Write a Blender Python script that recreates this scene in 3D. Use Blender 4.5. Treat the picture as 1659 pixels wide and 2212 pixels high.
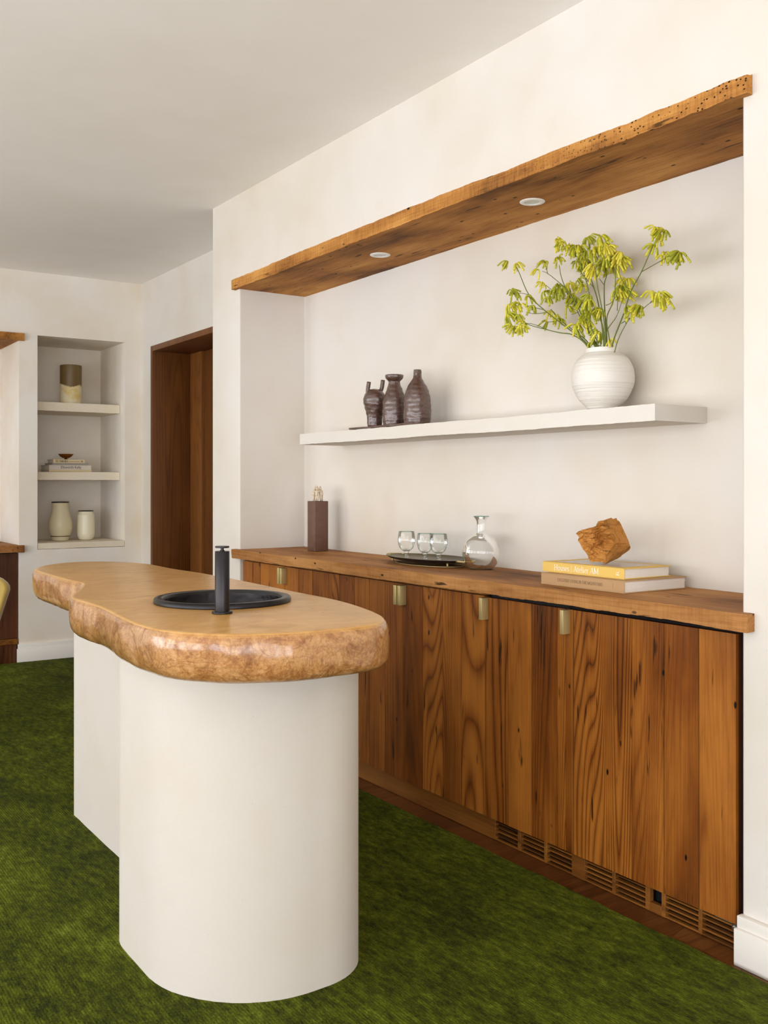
import bpy, bmesh, math, random
from mathutils import Vector, Matrix, noise, Euler

for o in list(bpy.data.objects):
    bpy.data.objects.remove(o, do_unlink=True)
scene = bpy.context.scene
COL = scene.collection
R = math.radians
random.seed(7)

# ------------------------------------------------------------------ camera
F_PX, CXP, HYP, CAM_H = 2141.0, 829.5, 1047.0, 1.22
YAW = math.atan(1428 / 2141.0)
SN, CS = math.sin(YAW), math.cos(YAW)
cam_d = bpy.data.cameras.new("camera")
cam = bpy.data.objects.new("camera", cam_d)
COL.objects.link(cam)
cam.location = (0, 0, CAM_H)
cam.rotation_euler = (R(90), 0, R(90) - YAW)
cam_d.sensor_fit = 'HORIZONTAL'
cam_d.sensor_width = 36
cam_d.lens = F_PX / 1659 * 36
cam_d.shift_y = -(1106 - HYP) / 1659
cam_d.clip_start = 0.05
scene.camera = cam

# ------------------------------------------------------------------ world, lights, exposure
vs = scene.view_settings
vs.view_transform = 'Standard'
vs.look = 'None'
vs.gamma = 1
vs.use_curve_mapping = False
vs.exposure = -0.26
scene.cycles.max_bounces = 8
scene.cycles.diffuse_bounces = 4
scene.cycles.glossy_bounces = 3
scene.cycles.transmission_bounces = 6
scene.cycles.transparent_max_bounces = 12
scene.cycles.caustics_reflective = False
scene.cycles.caustics_refractive = False
scene.cycles.adaptive_threshold = 0.03

wd = bpy.data.worlds.new("sky")
scene.world = wd
wd.use_nodes = True
wd.node_tree.nodes["Background"].inputs[0].default_value = (0.80, 0.89, 1.0, 1)
wd.node_tree.nodes["Background"].inputs[1].default_value = 1.0


def area_light(name, loc, rot, sx, sy, power, col=(0.96, 0.978, 1.02)):
    l = bpy.data.lights.new(name, 'AREA')
    l.shape = 'RECTANGLE'
    l.size, l.size_y, l.energy, l.color = sx, sy, power, col
    o = bpy.data.objects.new(name, l)
    o.location, o.rotation_euler = loc, rot
    COL.objects.link(o)
    return o


# daylight standing in the window openings of the wall opposite the bar, and of the wall behind the camera
WIN_Y = -3.4
WIN_X = [-6.30, -5.45, -4.25, -3.40, -2.20, -1.35, -0.15, 0.70, 1.75, 2.50]  # both rightmost pairs are added windows, to soften and fill the niche shadows
WIN_Z0, WIN_Z1, WIN_W = 0.22, 2.38, 0.66
for wx in WIN_X:
    area_light("daylight", (wx, WIN_Y - 0.07, (WIN_Z0 + WIN_Z1) / 2), (R(111), 0, R(0)), WIN_W, WIN_Z1 - WIN_Z0, 49)
WIN2_Y = [-2.5, -1.4, -0.3, 0.8]
WIN2_X = 3.0
for wy in WIN2_Y:
    area_light("daylight", (WIN2_X + 0.07, wy, (WIN_Z0 + WIN_Z1) / 2), (R(122), 0, R(90)), 0.8, WIN_Z1 - WIN_Z0, 52)


# ------------------------------------------------------------------ pixel -> world (calibrated against the room's own lines)
def ray(px, py):
    r = (px - CXP) / F_PX
    return Vector((-CS + r * SN, SN + r * CS, -(py - HYP) / F_PX))


def at_y(px, py, y):
    d = ray(px, py)
    return Vector((0, 0, CAM_H)) + d * (y / d.y)


def at_x(px, py, x):
    d = ray(px, py)
    return Vector((0, 0, CAM_H)) + d * (x / d.x)


def at_z(px, py, z):
    d = ray(px, py)
    return Vector((0, 0, CAM_H)) + d * ((z - CAM_H) / d.z)


# ------------------------------------------------------------------ mesh helpers
def link(name, me, mat=None, parent=None):
    o = bpy.data.objects.new(name, me)
    COL.objects.link(o)
    if mat is not None and not me.materials:
        me.materials.append(mat)
    if parent is not None:
        o.parent = parent
    return o


def from_bm(name, bm, mat, parent=None, smooth=False, auto=None):
    bmesh.ops.recalc_face_normals(bm, faces=bm.faces[:])
    me = bpy.data.meshes.new(name)
    bm.to_mesh(me)
    bm.free()
    if smooth or auto:
        for p in me.polygons:
            p.use_smooth = True
        if auto:
            me.set_sharp_from_angle(angle=R(auto))
    return link(name, me, mat, parent)


def empty(name, loc=(0, 0, 0)):
    o = bpy.data.objects.new(name, None)
    o.empty_display_size = 0.05
    o.location = loc
    COL.objects.link(o)
    return o


def tag(o, label=None, cat=None, group=None, kind=None):
    if label: o["label"] = label
    if cat: o["category"] = cat
    if group: o["group"] = group
    if kind: o["kind"] = kind
    return o


def add_box(bm, x0, x1, y0, y1, z0, z1, bev=0.0, seg=2):
    vs_ = [bm.verts.new(p) for p in ((x0, y0, z0), (x1, y0, z0), (x1, y1, z0), (x0, y1, z0),
                                     (x0, y0, z1), (x1, y0, z1), (x1, y1, z1), (x0, y1, z1))]
    fs = [bm.faces.new([vs_[i] for i in f]) for f in ((3, 2, 1, 0), (4, 5, 6, 7), (0, 1, 5, 4), (1, 2, 6, 5), (2, 3, 7, 6), (3, 0, 4, 7))]
    if bev > 0:
        es = list({e for f in fs for e in f.edges})
        bmesh.ops.bevel(bm, geom=es, offset=bev, segments=seg, profile=0.5, affect='EDGES', clamp_overlap=True)


def box(name, b, mat, parent=None, bev=0.0, seg=2):
    bm = bmesh.new()
    add_box(bm, *b, bev=bev, seg=seg)
    return from_bm(name, bm, mat, parent, auto=40 if bev else None)


def add_prism(bm, pts, z0, z1):
    a = [bm.verts.new((p[0], p[1], z0)) for p in pts]
    b = [bm.verts.new((p[0], p[1], z1)) for p in pts]
    n = len(pts)
    bm.faces.new(a[::-1])
    bm.faces.new(b)
    for i in range(n):
        bm.faces.new((a[i], a[(i + 1) % n], b[(i + 1) % n], b[i]))


def rounded(pts, rads, seg=5):
    out, n = [], len(pts)
    for i, p in enumerate(pts):
        r = rads[i]
        p = Vector(p)
        if r <= 0:
            out.append(tuple(p)); continue
        a = (Vector(pts[i - 1]) - p).normalized()
        b = (Vector(pts[(i + 1) % n]) - p).normalized()
        h = a.angle(b) / 2
        t = r / math.tan(h)
        c = p + (a + b).normalized() * (r / math.sin(h))
        s_, e_ = p + a * t - c, p + b * t - c
        for k in range(seg + 1):
            v = s_.lerp(e_, k / seg).normalized() * r
            out.append(tuple(c + v))
    return out


def add_lathe(bm, prof, seg=48, c=(0, 0, 0), cap0=False, cap1=False, wob=None):
    rings = []
    for (r, z) in prof:
        ring = []
        for k in range(seg):
            a = 2 * math.pi * k / seg
            rr = r if wob is None else r + wob(a, z) * min(1, r / 0.01)
            ring.append(bm.verts.new((c[0] + rr * math.cos(a), c[1] + rr * math.sin(a), c[2] + z)))
        rings.append(ring)
    for i in range(len(rings) - 1):
        for k in range(seg):
            bm.faces.new((rings[i][k], rings[i][(k + 1) % seg], rings[i + 1][(k + 1) % seg], rings[i + 1][k]))
    if cap0: bm.faces.new(rings[0][::-1])
    if cap1: bm.faces.new(rings[-1])


def spline(ctrl, n=8):
    """Catmull-Rom through (r, z) or 3-D control points."""
    P = [Vector(p) for p in ctrl]
    P = [P[0] * 2 - P[1]] + P + [P[-1] * 2 - P[-2]]
    out = []
    for i in range(1, len(P) - 2):
        for k in range(n):
            t = k / n
            p0, p1, p2, p3 = P[i - 1], P[i], P[i + 1], P[i + 2]
            out.append(0.5 * ((2 * p1) + (p2 - p0) * t + (2 * p0 - 5 * p1 + 4 * p2 - p3) * t * t + (3 * p1 - p0 - 3 * p2 + p3) * t ** 3))
    out.append(P[-2])
    return out


def add_tube(bm, path, rad, seg=8, cap=True):
    path = [Vector(p) for p in path]
    n = len(path)
    if not hasattr(rad, '__len__'): rad = [rad] * n
    up = Vector((0.31, 0.22, 0.92))
    rings = []
    for i, p in enumerate(path):
        t = (path[min(i + 1, n - 1)] - path[max(i - 1, 0)])
        if t.length < 1e-9: t = Vector((0, 0, 1))
        t.normalize()
        x = t.cross(up)
        if x.length < 1e-3: x = t.cross(Vector((1, 0, 0)))
        x.normalize()
        y = t.cross(x)
        rings.append([bm.verts.new(p + (x * math.cos(2 * math.pi * k / seg) + y * math.sin(2 * math.pi * k / seg)) * rad[i]) for k in range(seg)])
    for i in range(n - 1):
        for k in range(seg):
            bm.faces.new((rings[i][k], rings[i][(k + 1) % seg], rings[i + 1][(k + 1) % seg], rings[i + 1][k]))
    if cap:
        bm.faces.new(rings[0][::-1]); bm.faces.new(rings[-1])


def grid_box(bm, x0, x1, y0, y1, z0, z1, d, disp=None):
    """A box cut into cells of about d, its vertices then moved by disp(v)."""
    nx, ny, nz = (max(1, round((b - a) / q)) for a, b, q in ((x0, x1, d[0]), (y0, y1, d[1]), (z0, z1, d[2])))
    cache = {}

    def V(i, j, k):
        key = (i, j, k)
        if key not in cache:
            v = Vector((x0 + (x1 - x0) * i / nx, y0 + (y1 - y0) * j / ny, z0 + (z1 - z0) * k / nz))
            if disp: v = v + disp(v)
            cache[key] = bm.verts.new(v)
        return cache[key]
    for i in range(nx):
        for j in range(ny):
            bm.faces.new((V(i, j, 0), V(i, j + 1, 0), V(i + 1, j + 1, 0), V(i + 1, j, 0)))
            bm.faces.new((V(i, j, nz), V(i + 1, j, nz), V(i + 1, j + 1, nz), V(i, j + 1, nz)))
    for i in range(nx):
        for k in range(nz):
            bm.faces.new((V(i, 0, k), V(i + 1, 0, k), V(i + 1, 0, k + 1), V(i, 0, k + 1)))
            bm.faces.new((V(i, ny, k), V(i, ny, k + 1), V(i + 1, ny, k + 1), V(i + 1, ny, k)))
    for j in range(ny):
        for k in range(nz):
            bm.faces.new((V(0, j, k), V(0, j, k + 1), V(0, j + 1, k + 1), V(0, j + 1, k)))
            bm.faces.new((V(nx, j, k), V(nx, j + 1, k), V(nx, j + 1, k + 1), V(nx, j, k + 1)))


def NZ(v, s, off=0.0):
    return noise.noise(Vector((v[0] * s + off, v[1] * s + off * 1.7, v[2] * s - off)))


# ------------------------------------------------------------------ materials
def rgb(r, g, b):
    f = lambda c: (c / 255 / 12.92) if c / 255 <= 0.04045 else ((c / 255 + 0.055) / 1.055) ** 2.4
    return (f(r), f(g), f(b), 1)


class NT:
    def __init__(self, name):
        self.m = bpy.data.materials.new(name)
        self.m.use_nodes = True
        self.t = self.m.node_tree
        self.b = self.t.nodes["Principled BSDF"]

    def n(self, kind, props=None, **inp):
        nd = self.t.nodes.new("ShaderNode" + kind)
        for k, v in (props or {}).items(): setattr(nd, k, v)
        for k, v in inp.items():
            key = int(k[1:]) if k[0] == '_' else k.replace('_', ' ')
            self.put(nd.inputs[key], v)
        return nd

    def put(self, sock, v):
        if isinstance(v, bpy.types.NodeSocket): self.t.links.new(v, sock)
        elif isinstance(v, bpy.types.Node): self.t.links.new(v.outputs[0], sock)
        else: sock.default_value = v

    def set(self, **inp):
        for k, v in inp.items(): self.put(self.b.inputs[k.replace('_', ' ')], v)

    def coord(self): return self.n("TexCoord").outputs["Object"]

    def mapping(self, vec, scale=(1, 1, 1), loc=None, rot=(0, 0, 0)):
        nd = self.n("Mapping", Vector=vec)
        nd.inputs["Scale"].default_value = scale
        nd.inputs["Rotation"].default_value = rot
        if loc is not None: self.put(nd.inputs["Location"], loc)
        return nd.outputs[0]

    def noise(self, vec, scale, detail=3, rough=0.55, dist=0.0):
        return self.n("TexNoise", Vector=vec, Scale=scale, Detail=detail, Roughness=rough, Distortion=dist).outputs["Fac"]

    def math(self, op, a, b=0.0, c=0.0):
        return self.n("Math", {"operation": op}, _0=a, _1=b, _2=c).outputs[0]

    def ramp(self, fac, stops, interp='LINEAR'):
        nd = self.n("ValToRGB", Fac=fac)
        cr = nd.color_ramp
        cr.interpolation = interp
        while len(cr.elements) < len(stops): cr.elements.new(0.5)
        for e, (p, c) in zip(cr.elements, stops):
            e.position = p
            e.color = c if hasattr(c, '__len__') else (c, c, c, 1)
        return nd.outputs[0]

    def mix(self, fac, a, b, mode='MIX'):
        nd = self.n("Mix", {"data_type": 'RGBA', "blend_type": mode})
        self.put(nd.inputs[0], fac); self.put(nd.inputs[6], a); self.put(nd.inputs[7], b)
        return nd.outputs[2]

    def bump(self, h, strength=0.3, dist=0.01, normal=None):
        nd = self.n("Bump", Strength=strength, Distance=dist, Height=h)
        if normal is not None: self.put(nd.inputs["Normal"], normal)
        return nd.outputs[0]


def plain(name, col, rough=0.6, metal=0.0, **kw):
    t = NT(name)
    t.set(Base_Color=col, Roughness=rough, Metallic=metal, **kw)
    return t.m


def plaster(name, base, stain, amount=0.5, bump=0.25):
    t = NT(name)
    c = t.coord()
    big = t.noise(c, 1.3, 3, 0.6)
    mid = t.noise(t.mapping(c, (1, 1, 0.6)), 5.5, 4, 0.65)
    fine = t.noise(c, 26, 3, 0.7)
    f = t.ramp(big, [(0.38, 0.0), (0.72, amount)])
    c1 = t.mix(f, base, stain)
    sp = t.ramp(mid, [(0.60, 0.0), (0.80, 0.55 * amount)])
    c2 = t.mix(sp, c1, stain)
    wh = t.ramp(t.noise(c, 2.7, 2, 0.6), [(0.45, 0.0), (0.7, 0.35)])
    c3 = t.mix(wh, c2, [min(1, x * 1.05) for x in base[:3]] + [1])
    t.set(Base_Color=c3, Roughness=0.82)
    t.set(Normal=t.bump(fine, bump, 0.003))
    return t.m


def wood(name, light, mid, dark, axis='Z', ring=2.2, freq=26, rough=0.42, dark_amt=0.6, bump=0.25, spec=0.4, blot=0.5, holes=0.0, ring_amt=0.5, squeeze=0.06, saw=0.0, worm=None):
    t = NT(name)
    c = t.coord()
    oi = t.n("ObjectInfo")
    rnd = oi.outputs["Random"]
    cmb = t.n("CombineXYZ", _0=t.math('MULTIPLY', rnd, 37.0), _1=t.math('MULTIPLY', rnd, 91.0), _2=t.math('MULTIPLY', rnd, 53.0))
    a = squeeze
    sc = {'X': (a, 1, 1), 'Y': (1, a, 1), 'Z': (1, 1, a)}[axis]
    p = t.mapping(c, sc, loc=cmb.outputs[0])
    fb = {'X': (0.012, 1, 1), 'Y': (1, 0.012, 1), 'Z': (1, 1, 0.012)}[axis]
    pf = t.mapping(c, fb, loc=cmb.outputs[0])
    n0 = t.noise(p, ring, 2.0, 0.5, 0.4)
    rings = t.math('ABSOLUTE', t.math('SINE', t.math('MULTIPLY', n0, float(freq))))
    rings = t.math('POWER', rings, 0.55)
    gate = t.ramp(t.math('FRACT', t.math('MULTIPLY', rnd, 7.31)), [(0.30, 0.22), (0.75, 1.0)])
    ra = t.math('MULTIPLY', gate, ring_amt)
    fibre = t.noise(pf, 190, 3, 0.6)
    blotch = t.noise(t.mapping(c, {'X': (0.3, 1, 1), 'Y': (1, 0.3, 1), 'Z': (1, 1, 0.3)}[axis], loc=cmb.outputs[0]), 5.0, 4, 0.6)
    v = t.math('ADD', t.math('ADD', t.math('MULTIPLY', t.math('SUBTRACT', rings, 0.8), ra), 0.34), t.math('MULTIPLY', fibre, 0.45))
    if saw > 0:
        sw = t.noise(t.mapping(c, {'X': (1, 0.02, 0.10), 'Y': (0.02, 1, 0.1), 'Z': (0.1, 0.02, 1)}[axis]), 170, 3, 0.6)
        ny = t.n("SeparateXYZ", Vector=t.n("NewGeometry").outputs["True Normal"]).outputs[1]
        fm = t.ramp(t.math('MULTIPLY', ny, -1.0), [(0.4, 0.0), (0.7, 1.0)])
        v = t.math('ADD', v, t.math('MULTIPLY', t.math('MULTIPLY', t.math('SUBTRACT', sw, 0.42), saw), fm))
    v = t.math('ADD', v, t.math('MULTIPLY', t.math('SUBTRACT', blotch, 0.5), blot * 1.6))
    v = t.math('ADD', v, t.math('MULTIPLY', t.math('SUBTRACT', rnd, 0.5), 0.26))
    col = t.ramp(v, [(0.10, dark), (0.42, mid), (0.85, light)])
    # dark old stains, long along the grain
    st = t.noise(t.mapping(c, {'X': (0.13, 1, 1), 'Y': (1, 0.13, 1), 'Z': (1, 1, 0.13)}[axis], loc=cmb.outputs[0]), 42, 2, 0.5)
    stf = t.ramp(st, [(0.665, 0.0), (0.72, dark_amt)])
    col = t.mix(stf, col, [x * 0.35 for x in dark[:3]] + [1])
    if holes > 0:
        vo = t.n("TexVoronoi", {"feature": 'F1'}, Vector=t.mapping(c, {'X': (0.45, 1, 1), 'Y': (1, 0.45, 1), 'Z': (1, 1, 0.45)}[axis]), Scale=38.0)
        sel = t.ramp(t.n("SeparateColor", Color=vo.outputs["Color"]).outputs[0], [(1 - holes, 0.0), (1 - holes + 0.01, 1.0)])
        hm = t.math('MULTIPLY', t.ramp(vo.outputs["Distance"], [(0.12, 1.0), (0.2, 0.0)]), sel)
        col = t.mix(hm, col, (0.006, 0.004, 0.002, 1))
    if worm is not None:
        xg = t.ramp(t.math('MULTIPLY', t.math('SUBTRACT', t.n("SeparateXYZ", Vector=c).outputs[0], worm), 1.0), [(0.0, 0.0), (0.55, 1.0)])
        v2 = t.n("TexVoronoi", {"feature": 'F1'}, Vector=t.mapping(c, (0.7, 0.8, 1)), Scale=120.0)
        s2 = t.ramp(t.n("SeparateColor", Color=v2.outputs["Color"]).outputs[1], [(0.62, 0.0), (0.64, 1.0)])
        w2 = t.math('MULTIPLY', t.math('MULTIPLY', t.ramp(v2.outputs["Distance"], [(0.22, 1.0), (0.34, 0.0)]), s2), xg)
        ny2 = t.n("SeparateXYZ", Vector=t.n("NewGeometry").outputs["True Normal"]).outputs[1]
        w2 = t.math('MULTIPLY', w2, t.ramp(t.math('MULTIPLY', ny2, -1.0), [(0.2, 0.12), (0.6, 1.0)]))
        col = t.mix(w2, col, (0.02, 0.011, 0.005, 1))
    t.set(Base_Color=col, Roughness=t.ramp(fibre, [(0.2, rough + 0.12), (0.8, rough - 0.06)]), Specular_IOR_Level=spec)
    t.set(Normal=t.bump(fibre, bump, 0.0015))
    return t.m


M = {}
M['plaster'] = plaster("warm_white_plaster", rgb(222, 216, 209), rgb(209, 194, 170), 0.6)
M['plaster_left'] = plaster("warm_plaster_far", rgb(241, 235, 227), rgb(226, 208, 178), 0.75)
M['ceiling'] = plaster("ceiling_paint", rgb(250, 246, 241), rgb(240, 231, 216), 0.35, 0.06)
M['trim_white'] = plain("baseboard_paint", rgb(238, 232, 224), 0.45)
M['cab'] = wood("reclaimed_pine", rgb(180, 112, 42), rgb(126, 68, 19), rgb(56, 26, 7), 'Z', 2.6, 200, 0.40, 0.85, 0.3, 0.32, 0.7, 0.07, 0.5)
M['cab_far'] = wood("dark_reclaimed_pine", rgb(104, 58, 26), rgb(72, 36, 15), rgb(36, 17, 8), 'Z', 2.4, 110, 0.45, 0.7, 0.2, 0.35)
M['counter'] = wood("counter_oak", rgb(192, 138, 82), rgb(148, 97, 50), rgb(80, 47, 22), 'X', 3.0, 130, 0.60, 0.9, 0.45, 0.16, 0.95, 0.06, 0.5, 0.06, 0.3)
M['lintel'] = wood("lintel_oak", rgb(218, 160, 86), rgb(168, 112, 54), rgb(98, 62, 30), 'X', 2.4, 70, 0.68, 0.85, 0.55, 0.15, 1.1, 0.16, 0.24, 0.06, 0.5, -2.5)
M['floorwood'] = wood("floor_oak", rgb(128, 78, 36), rgb(92, 52, 22), rgb(56, 30, 12), 'Y', 4, 22, 0.35, 0.3, 0.15, 0.4, 0.3)
M['kick'] = wood("kick_oak", rgb(156, 100, 38), rgb(116, 70, 24), rgb(66, 37, 12), 'X', 5, 26, 0.5, 0.3, 0.2, 0.3)
M['walnut'] = wood("dark_oak_lining", rgb(138, 84, 34), rgb(94, 54, 20), rgb(50, 26, 9), 'Z', 2.4, 150, 0.45, 0.2, 0.2, 0.4, 0.3)
M['chunk'] = wood("split_wood", rgb(214, 156, 86), rgb(176, 118, 54), rgb(104, 64, 26), 'X', 6, 60, 0.7, 0.5, 0.7, 0.2, 0.5, 0.0, 0.4, 0.2)
M['black'] = plain("black_recess", (0.004, 0.004, 0.005, 1), 0.5)
M['steel'] = plain("brushed_steel", (0.6, 0.6, 0.6, 1), 0.3, 1.0)
M['slot'] = plain("vent_dark", rgb(26, 26, 26), 0.6)
M['brass'] = plain("satin_brass", rgb(204, 184, 128), 0.5, 0.6)
M['white_metal'] = plain("white_enamel", rgb(236, 234, 230), 0.4)
M['lens'] = plain("frosted_lens", rgb(208, 206, 200), 0.3)


def carpet_mat():
    t = NT("green_carpet_pile")
    c = t.coord()
    big = t.noise(t.mapping(c, (1, 1.5, 1)), 1.6, 3, 0.55, 0.3)
    mid = t.noise(t.mapping(c, (1, 2.2, 1)), 8, 4, 0.72)
    spot = t.noise(t.mapping(c, (1, 2.4, 1)), 26, 4, 0.75)
    fine = t.noise(t.mapping(c, (0.45, 1, 1)), 260, 3, 0.65)
    rib = t.n("TexWave", {"wave_type": 'BANDS', "bands_direction": 'Y'}, Vector=c, Scale=40.0, Distortion=2.2, Detail=2.0, Detail_Scale=4.0).outputs["Fac"]
    v = t.math('ADD', t.math('MULTIPLY', big, 0.55), t.math('MULTIPLY', mid, 0.45))
    v = t.math('ADD', v, t.math('MULTIPLY', t.math('SUBTRACT', spot, 0.5), 0.75))
    v = t.math('ADD', v, t.math('MULTIPLY', t.math('SUBTRACT', fine, 0.5), 0.50))
    v = t.math('ADD', v, t.math('MULTIPLY', t.math('SUBTRACT', rib, 0.5), 0.06))
    v = t.math('ADD', v, 0.01)
    col = t.ramp(v, [(0.31, rgb(22, 24, 0)), (0.46, rgb(54, 59, 2)), (0.61, rgb(82, 90, 11)), (0.82, rgb(124, 132, 48))])
    h = t.math('ADD', t.math('MULTIPLY', fine, 1.0), t.math('MULTIPLY', rib, 0.45))
    t.set(Base_Color=col, Roughness=0.95, Specular_IOR_Level=0.1, Sheen_Weight=0.16, Sheen_Roughness=0.4)
    t.put(t.b.inputs["Sheen Tint"], rgb(150, 165, 70))
    t.set(Normal=t.bump(h, 0.7, 0.006))
    return t.m


M['carpet'] = carpet_mat()


def stone_mat():
    t = NT("polished_tan_concrete")
    c = t.coord()
    n1 = t.noise(t.mapping(c, (1.7, 1, 1)), 5.5, 8, 0.72, 1.2)
    n2 = t.noise(c, 13, 8, 0.72, 1.6)
    n3 = t.noise(c, 150, 3, 0.7)
    nz = t.n("SeparateXYZ", Vector=t.n("NewGeometry").outputs["True Normal"]).outputs[2]
    side = t.ramp(nz, [(0.55, 1.0), (0.9, 0.0)])
    top = t.ramp(n1, [(0.32, rgb(186, 134, 72)), (0.5, rgb(208, 158, 92)), (0.70, rgb(222, 178, 114))])
    v = t.math('ADD', t.math('MULTIPLY', n2, 0.75), t.math('MULTIPLY', n3, 0.32))
    sd = t.ramp(v, [(0.36, rgb(118, 70, 32)), (0.47, rgb(156, 102, 52)), (0.56, rgb(184, 132, 78)), (0.70, rgb(204, 158, 106))])
    vein = t.noise(t.mapping(c, (1, 1, 1.6)), 9, 4, 0.6, 2.2)
    vf = t.ramp(t.math('ABSOLUTE', t.math('SUBTRACT', vein, 0.5)), [(0.0, 0.55), (0.03, 0.0)])
    sd = t.mix(vf, sd, rgb(128, 80, 40))
    t.set(Base_Color=t.mix(side, top, sd))
    t.set(Roughness=t.math('ADD', t.math('MULTIPLY', n2, 0.16), 0.22), Specular_IOR_Level=0.3, Coat_Weight=t.math('ADD', t.math('MULTIPLY', side, 0.9), 0.05), Coat_Roughness=0.16)
    h = t.math('MULTIPLY', t.math('ADD', n2, t.math('MULTIPLY', n3, 0.25)), t.math('MULTIPLY', side, 0.9))
    t.set(Normal=t.bump(h, 0.5, 0.012))
    return t.m


M['stone'] = stone_mat()


def micro_mat(name, col, dirt, zfade=0.0):
    t = NT(name)
    c = t.coord()
    f = t.noise(c, 90, 4, 0.7)
    g = t.noise(c, 2.5, 4, 0.6)
    vo = t.n("TexVoronoi", Vector=c, Scale=75.0)
    pit = t.ramp(vo.outputs["Distance"], [(0.05, 1.0), (0.12, 0.0)])
    sel = t.ramp(t.n("SeparateColor", Color=vo.outputs["Color"]).outputs[0], [(0.9, 0.0), (0.92, 0.5)])
    cc = t.mix(t.ramp(g, [(0.45, 0.0), (0.75, 0.35)]), col, dirt)
    cc = t.mix(t.math('MULTIPLY', pit, sel), cc, rgb(190, 160, 120))
    t.set(Base_Color=cc, Roughness=0.8)
    t.set(Normal=t.bump(t.math('SUBTRACT', f, t.math('MULTIPLY', pit, 0.8)), 0.16, 0.003))
    return t.m


M['base'] = micro_mat("white_microcement", rgb(198, 190, 180), rgb(192, 175, 150))
M['shelf'] = micro_mat("limewashed_board", rgb(218, 212, 203), rgb(208, 196, 178))
M['limestone'] = micro_mat("cream_limestone", rgb(234, 222, 200), rgb(214, 190, 150))


def metal_dark():
    t = NT("blackened_metal")
    c = t.coord()
    vo = t.n("TexVoronoi", {"feature": 'SMOOTH_F1'}, Vector=c, Scale=55.0)
    t.set(Base_Color=rgb(46, 43, 44), Metallic=0.85, Roughness=0.36)
    t.set(Normal=t.bump(vo.outputs["Distance"], 0.35, 0.004))
    return t.m


M['hammered'] = metal_dark()
M['gunmetal'] = plain("gunmetal", rgb(46, 43, 44), 0.32, 0.85)


def glaze(name, c0, c1, scale=30, rough=0.35, bump=0.5, metal=0.0, coat=0.0):
    t = NT(name)
    c = t.coord()
    n = t.noise(t.mapping(c, (1, 1, 2.2)), scale, 5, 0.7, 0.5)
    t.set(Base_Color=t.ramp(n, [(0.35, c0), (0.7, c1)]), Roughness=t.ramp(n, [(0.3, rough), (0.7, rough + 0.25)]), Specular_IOR_Level=0.6, Metallic=metal, Coat_Weight=coat, Coat_Roughness=0.2)
    t.set(Normal=t.bump(n, bump, 0.006))
    return t.m


M['brown_glaze'] = glaze("brown_metallic_glaze", rgb(66, 42, 34), rgb(104, 74, 62), 55, 0.22, 0.4, 0.15, 0.9)
M['block'] = glaze("brown_slip", rgb(92, 62, 46), rgb(108, 78, 62), 18, 0.45, 0.08)
M['ivory'] = plain("ivory_bisque", rgb(214, 196, 170), 0.6)
M['cream_glaze'] = plain("cream_glaze", rgb(226, 214, 178), 0.4)
M['cream_glaze_b'] = plain("cream_glaze_bright", rgb(238, 230, 202), 0.32)
M['dark_rim'] = plain("dark_rim_glaze", rgb(34, 22, 18), 0.4)
M['bronze'] = plain("aged_bronze", rgb(150, 92, 30), 0.35, 0.8)
M['tray'] = plain("dark_bronze", rgb(96, 88, 56), 0.34, 0.75)
M['tray_under'] = plain("tray_underside", rgb(26, 18, 12), 0.5, 0.0)
M['pages'] = plain("book_pages", rgb(236, 228, 218), 0.8)
M['yellow_cloth'] = plain("yellow_book_cloth", rgb(226, 188, 98), 0.7)
M['tan_cloth'] = plain("tan_linen_cloth", rgb(182, 146, 104), 0.85)
M['print_grey'] = plain("cover_photograph", rgb(190, 180, 170), 0.25)
M['ink_white'] = plain("white_lettering", rgb(250, 246, 238), 0.6)
M['ink_brown'] = plain("brown_lettering", rgb(104, 78, 54), 0.7)
M['ink_black'] = plain("black_lettering", rgb(24, 22, 20), 0.6)
M['paper_cream'] = plain("cream_cover", rgb(222, 202, 160), 0.6)
M['paper_grey'] = plain("grey_cover", rgb(158, 152, 146), 0.6)
M['paper_white'] = plain("white_cover", rgb(214, 204, 190), 0.5)
M['velvet'] = plain("olive_yellow_velvet", rgb(170, 142, 66), 0.9, Sheen_Weight=0.5)
M['stem'] = plain("green_stem", rgb(92, 104, 26), 0.5)


def petal():
    t = NT("yellow_green_petals")
    c = t.coord()
    n = t.noise(c, 60, 2)
    oi = t.n("ObjectInfo").outputs["Random"]
    v = t.math('ADD', t.math('MULTIPLY', n, 0.9), t.math('MULTIPLY', t.math('SUBTRACT', oi, 0.5), 0.5))
    t.set(Base_Color=t.ramp(v, [(0.25, rgb(160, 164, 34)), (0.45, rgb(206, 198, 54)), (0.75, rgb(228, 214, 78))]), Roughness=0.6, Subsurface_Weight=0.25, Subsurface_Radius=(0.02, 0.02, 0.005))
    return t.m


M['petal'] = petal()


def white_vase():
    t = NT("white_stoneware")
    c = t.coord()
    z = t.n("SeparateXYZ", Vector=c).outputs[2]
    rib = t.noise(t.mapping(c, (0.03, 0.03, 1)), 95, 2, 0.6)
    n = t.noise(c, 14, 4)
    t.set(Base_Color=t.mix(t.ramp(n, [(0.5, 0.0), (0.8, 0.3)]), rgb(226, 221, 213), rgb(212, 200, 184)), Roughness=0.5)
    t.set(Normal=t.bump(rib, 0.8, 0.006))
    return t.m


M['white_vase'] = white_vase()


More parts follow.
